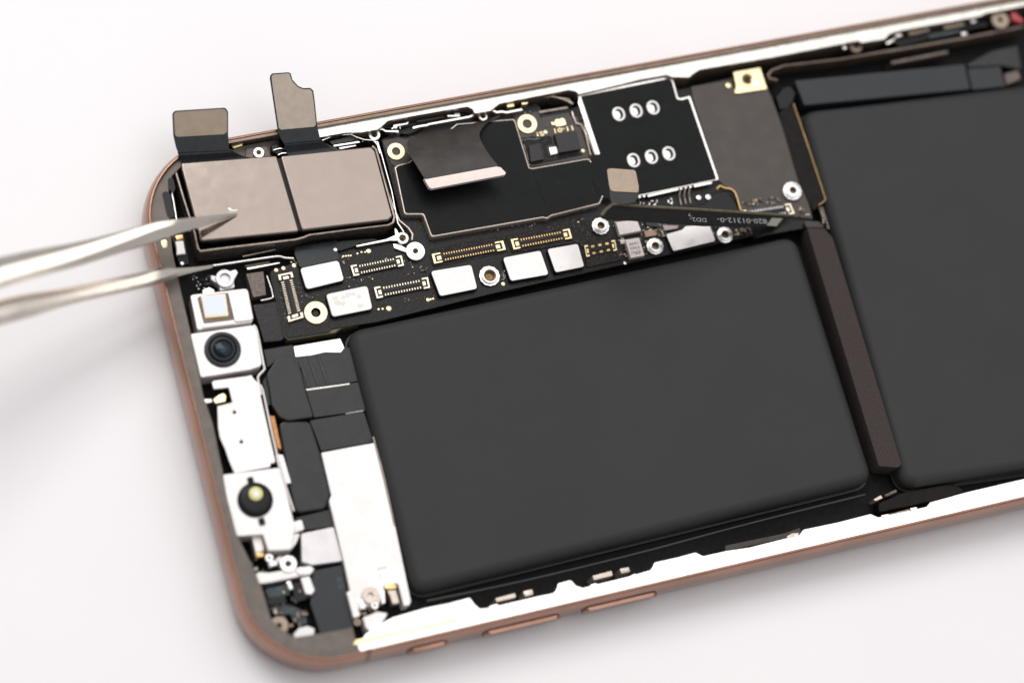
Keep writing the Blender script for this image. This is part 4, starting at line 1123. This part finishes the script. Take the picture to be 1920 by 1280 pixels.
flat('black_sheet', 'K6', [(830, 920), (1060, 880), (1080, 980), (940, 1000), (860, 1060)], 4.0, 'flex', 0.1, 1.5)
flat('black_sheet', 'K8', [(650, 190), (900, 130), (935, 250), (725, 275)], 3.9, 'flex', 0.1, 1.5)
o = flat('crinkled_foil', 'K6', [(1068, 892), (1240, 862), (1442, 828), (1476, 905), (1445, 942), (1320, 940), (1210, 965), (1084, 978)], 4.3, 'silver', 0.15, 0.6)
prism('plum_block', rnd(poly('K6', [(740, 560), (965, 525), (1000, 830), (960, 850), (832, 862)], 4.0), 0.3), 1.9, 4.0, M['purple'], phone, 0.2)
prism('brown_relay', poly('K6', [(690, 312), (828, 292), (850, 482), (745, 500)], 4.4), 2.0, 4.4, M['brownbox'], phone, 0.1)
tube('bent_wire', [at('K6', p, 4.5) for p in ((855, 330), (890, 430), (906, 500), (880, 512), (808, 526))], 0.13, M['silver'], phone, 8)
# plug cable feeding the first white stiffener
ribbon('plug_flex', [st3('K4', (275, 235), (560, 190), 4.6), st3('K4', (268, 280), (565, 250), 4.9), st3('K4', (305, 375), (572, 322), 5.3)], 0.2, M['flexblue'], phone, 5)
prism('black_socket', rnd(poly('K4', [(545, 245), (720, 190), (725, 205), (690, 225), (580, 260)], 5.2), 0.1), 4.0, 5.2, M['gloss'], phone, 0.15)
dots('K4', [(550, 252, 14)], 5.2, M['nut'], phone, 'solder_blob')
# screw eyelet left of the sensor
prism('eyelet_plate', rnd(poly('K6', [(400, 320), (450, 330), (560, 290), (605, 275), (625, 300), (590, 370), (600, 420), (480, 450), (470, 400), (410, 360)], 4.8), 0.25), 3.0, 4.8, M['greymetal'], phone, 0.1)
pad_ring('K6', (520, 348), 78, 46, 5.3, M['greymetal'], phone, 'screw_eyelet', 0.6)
bm = bmesh.new()
passives('K6', [(230, 330), (400, 310), (420, 440), (300, 460)], 14, 4.0, (0.25, 0.7))
s_ = finish('small_parts', bm, M['gloss'], phone); s_['kind'] = 'stuff'
prism('steel_clip', rnd(poly('K6', [(335, 440), (395, 415), (440, 440), (430, 470), (345, 480)], 4.6), 0.2), 3.5, 4.6, M['nut'], phone, 0.15)

# ------------------------------------------------------------------ white plate and near left corner
wp = prism('white_plate', rnd(poly('PX', [(602, 848), (640, 841), (704, 829), (716, 872), (728, 920), (771, 1126), (768, 1134), (757, 1136), (746, 1094), (722, 1096), (712, 1130), (668, 1142), (656, 1106), (643, 1047), (617, 938), (621, 928)], 4.8), 0.2, 3), 2.0, 4.8, M['whitemetal'], phone, 0.3, 4)
wp['label'] = 'long white metal plate beside the small battery'
wall('plate_edge', line_pts('PX', [(700, 818), (708, 850), (722, 905), (740, 985)], 4.9), 2.0, 4.9, 0.25, M['bracket'], phone, 0.06)
tube('plate_scratch', [at('K8', p, 4.8) for p in ((1232, 552), (1265, 545), (1298, 538))], 0.05, M['bracket'], wp, 6)
tube('plate_scratch', [at('K8', p, 4.8) for p in ((1245, 600), (1258, 596))], 0.05, M['bracket'], wp, 6)
prism('grey_bracket', rnd(poly('K8', [(695, 300), (925, 252), (990, 485), (975, 495), (775, 522), (700, 500)], 4.3), 0.25), 2.0, 4.3, M['greymetal'], phone, 0.1)['label'] = 'small lilac grey bracket joined to the white plate'
prism('dark_module', rnd(poly('K8', [(775, 562), (985, 520), (1062, 925), (1070, 965), (830, 1005), (760, 800)], 4.0), 0.3), 2.0, 4.0, M['bluegrey'], phone, 0.15)['label'] = 'dark module in the near left corner'
prism('module_hole', rnd(poly('K8', [(940, 610), (985, 605), (1000, 680), (960, 690)], 4.01), 0.2), 3.9, 4.04, M['teal'], phone, 0.02)
for pts, z, m in (([(370, 595), (400, 570), (470, 575), (560, 560), (760, 525), (790, 550), (765, 585), (480, 645), (400, 655)], 4.9, 'whitemetal'),
                  ([(510, 480), (545, 455), (580, 470), (575, 510), (530, 505)], 5.0, 'white'),
                  ([(690, 612), (755, 598), (792, 700), (770, 730), (725, 725)], 4.6, 'whitemetal'),
                  ([(640, 1010), (680, 965), (740, 950), (792, 970), (782, 1035), (660, 1055)], 5.0, 'white'),
                  ([(1015, 712), (1060, 698), (1115, 880), (1065, 898)], 5.0, 'whitemetal'),
                  ([(1130, 890), (1240, 850), (1310, 860), (1250, 960), (1200, 1015), (1150, 960)], 5.2, 'white'),
                  ([(345, 320), (415, 305), (435, 420), (375, 440)], 5.0, 'whitemetal'),
                  ([(640, 215), (700, 200), (720, 270), (640, 300), (615, 265)], 4.9, 'whitemetal'),
                  ([(640, 300), (690, 300), (660, 370), (620, 420), (605, 400)], 4.7, 'whitemetal')):
    prism('corner_fitting', rnd(poly('K8', pts, z), 0.25), 2.0, z, M[m], phone, 0.15)
prism('gold_contact', rnd(poly('K8', [(368, 440), (432, 428), (438, 460), (380, 470)], 4.8), 0.1), 3.0, 4.8, M['golddeep'], phone, 0.1)
prism('gold_contact', rnd(poly('K8', [(1285, 665), (1335, 650), (1370, 665), (1365, 690), (1290, 695)], 4.9), 0.1), 3.0, 4.9, M['golddeep'], phone, 0.1)
prism('corner_fitting', rnd(poly('K8', [(1300, 700), (1365, 695), (1390, 790), (1340, 800), (1325, 750)], 4.7), 0.2), 3.0, 4.7, M['shell'], phone, 0.15)
pad_ring('K8', (605, 512), 62, 24, 5.2, M['nut'], phone, 'screw', 0.6)
pad_ring('K8', (1185, 735), 62, 22, 5.3, M['shell'], phone, 'screw', 0.8)
pad_ring('K8', (540, 948), 68, 20, 5.2, M['tab'], phone, 'screw', 0.8)
pad_ring('K8', (1092, 925), 26, 9, 4.8, M['tab'], phone, 'screw', 0.5)
for pts, z, m in (([(440, 690), (600, 655), (620, 730), (460, 760)], 4.2, 'teal'), ([(450, 765), (580, 735), (595, 790), (470, 810)], 4.4, 'gloss'), ([(470, 820), (620, 800), (720, 850), (740, 930), (690, 950), (620, 870), (500, 870)], 4.2, 'teal'), ([(630, 650), (700, 640), (740, 760), (650, 790)], 4.3, 'gloss')):
    prism('corner_chip', rnd(poly('K8', pts, z), 0.2), 2.0, z, M[m], phone, 0.1)
bm = bmesh.new()
passives('K8', [(480, 690), (720, 640), (740, 900), (520, 880)], 16, 4.35, (0.3, 0.8))
passives('K8', [(300, 470), (420, 450), (470, 640), (360, 560)], 9, 4.4, (0.3, 0.7))
passives('K8', [(560, 880), (760, 840), (800, 960), (600, 960)], 9, 4.5, (0.3, 0.8))
passives('K8', [(1080, 820), (1250, 790), (1260, 850), (1100, 890)], 8, 4.6, (0.3, 0.6))
s_ = finish('small_parts', bm, M['smd'], phone); s_['kind'] = 'stuff'

for q, rr_ in (((318, 565), 26), ((470, 470), 30), ((690, 560), 26), ((1215, 805), 28)):
    pad_ring('K8', q, rr_, rr_ * 0.35, 5.3, M['nut'], phone, 'screw', 1.5)  # small bright screw shapes added as glints in the corner
for pts, z in (([(455, 500), (520, 485), (530, 520), (470, 540)], 4.8), ([(1100, 770), (1140, 760), (1150, 830), (1110, 840)], 5.1), ([(1255, 700), (1285, 695), (1290, 790), (1262, 800)], 5.0), ([(590, 640), (620, 632), (640, 690), (608, 700)], 4.9)):
    prism('glint_clip', rnd(poly('K8', pts, z), 0.15), 2.0, z, M['silver'], phone, 0.12)  # silver bits added for more glints
# near rail notches: dark cavities with button parts
for pts, m, z in (([(440, 620), (570, 585), (575, 615), (450, 645)], 'shell', 5.6), ([(620, 575), (680, 560), (688, 595), (630, 610)], 'shell', 5.6), ([(1065, 475), (1190, 442), (1198, 475), (1075, 505)], 'shell', 5.6), ([(1240, 430), (1300, 418), (1310, 450), (1250, 462)], 'shell', 5.6),
                  ([(685, 625), (740, 600), (765, 608), (690, 635)], 'silver', 6.2), ([(1300, 480), (1340, 462), (1360, 470), (1310, 495)], 'silver', 6.2), ([(400, 672), (450, 655), (480, 668), (410, 690)], 'silver', 6.2), ([(1050, 535), (1085, 522), (1110, 532), (1060, 548)], 'silver', 6.2)):
    prism('button_part', rnd(poly('L6', pts, z), 0.15), 2.0, z, M[m], phone, 0.12)
for pts, m, z in (([(395, 565), (430, 545), (475, 540), (470, 565), (400, 580)], 'shell', 6.1), ([(1000, 430), (1050, 420), (1060, 440), (1010, 450)], 'silver', 6.3), ([(1040, 425), (1180, 390), (1190, 400), (1050, 438)], 'bracket', 6.2), ([(1185, 385), (1230, 375), (1240, 395), (1200, 405)], 'silver', 6.4), ([(1020, 300), (1100, 262), (1105, 280), (1040, 310)], 'brownbox', 4.5), ([(950, 330), (1000, 300), (1015, 320), (970, 340)], 'shell', 4.4), ([(1185, 210), (1230, 195), (1240, 210), (1195, 225)], 'brownbox', 4.4)):
    prism('button_part', rnd(poly('L7', pts, z), 0.12), 2.0, z, M[m], phone, 0.1)
prism('glossy_flex', rnd(poly('L7', [(985, 350), (1130, 285), (1430, 225), (1510, 245), (1545, 285), (1460, 305), (1300, 345), (985, 415)], 4.0), 0.8), 2.0, 4.0, M['strap'], phone, 0.5, 4)
prism('flex_strip', poly('L7', [(0, 625), (380, 545), (480, 510), (490, 545), (380, 580), (0, 660)], 5.6), 2.0, 5.6, M['flexbrown'], phone, 0.1)

# ------------------------------------------------------------------ tweezers
tw = empty('tweezers', tuple(W(443, 403, 7.55)))
tag(tw, 'steel tweezers with slim pointed arms reaching in over the camera module', 'tweezers')
def tarm(name, stations, label):
    """stations: section corner points, far side first"""
    bm = bmesh.new()
    n_ = len(stations[0])
    cols = [smooth_path([q[k] for q in stations], 5) for k in range(n_)]
    R_ = [[bm.verts.new(cols[k][i]) for k in range(n_)] for i in range(len(cols[0]))]
    for a, b in zip(R_, R_[1:]):
        for k in range(n_):
            bm.faces.new((a[k], a[(k + 1) % n_], b[(k + 1) % n_], b[k]))
    bm.faces.new(R_[0]); bm.faces.new(R_[-1])
    o = finish(name, bm, M['steeltweezer'], tw, 18)
    o['label'] = label
    return o
def sec(x, y0, ya, yb, yc, z, th, dz0, low=1.4):
    """photo rows of the far bevel, the flat face and the near bevel at column x"""
    a0 = W(x + 2, y0, z - dz0); a = W(x + 1, ya, z); b = W(x, yb, z); c = W(x, yc, z - th)
    return [a0, a, b, c, c - Vector((0, 0, low * 0.5)), a0 - Vector((0, 0, low))]  # underside
tarm('upper_arm', [sec(444, 399.5, 400, 401.5, 404.5, 7.9, 0.15, 0.05, 0.2),
                   sec(400, 403, 404, 408, 418.5, 10.3, 0.5, 0.05, 0.8),
                   sec(340, 410, 411, 419, 436, 13.0, 0.75, 0.05, 1.1),
                   sec(295, 415, 417, 430, 451, 14.6, 0.95, 0.1, 1.1),
                   sec(250, 427, 430, 447, 465, 15.8, 0.9, 0.15, 1.2),
                   sec(145, 453, 463, 485, 498, 18.5, 0.7, 0.4, 1.4),
                   sec(35, 474, 492, 517, 527, 22.0, 0.6, 0.8, 1.6),
                   sec(-120, 510, 532, 562, 574, 27.5, 0.7, 1.0, 1.6),
                   sec(-500, 600, 612, 640, 655, 41.0, 0.8, 1.0, 1.6)], 'upper tweezer arm with its tip on the camera cover')
tarm('lower_arm', [sec(398, 496.5, 497, 499, 502, 6.6, 0.1, 0.05, 0.3),
                   sec(344, 502, 503, 509, 515, 8.6, 0.3, 0.1, 0.7),
                   sec(299, 502, 507, 523, 530, 10.4, 0.4, 0.25, 0.9),
                   sec(248, 513, 522, 537, 543, 12.2, 0.35, 0.5, 1.0),
                   sec(135, 536, 548, 561, 569, 16.2, 0.45, 0.6, 1.2),
                   sec(35, 553, 569, 587, 599, 20.0, 0.6, 0.7, 1.4),
                   sec(-120, 582, 598, 620, 634, 26.0, 0.7, 0.9, 1.6),
                   sec(-500, 612, 630, 660, 676, 40.6, 0.8, 1.0, 1.6)], 'lower tweezer arm in front of the camera module')
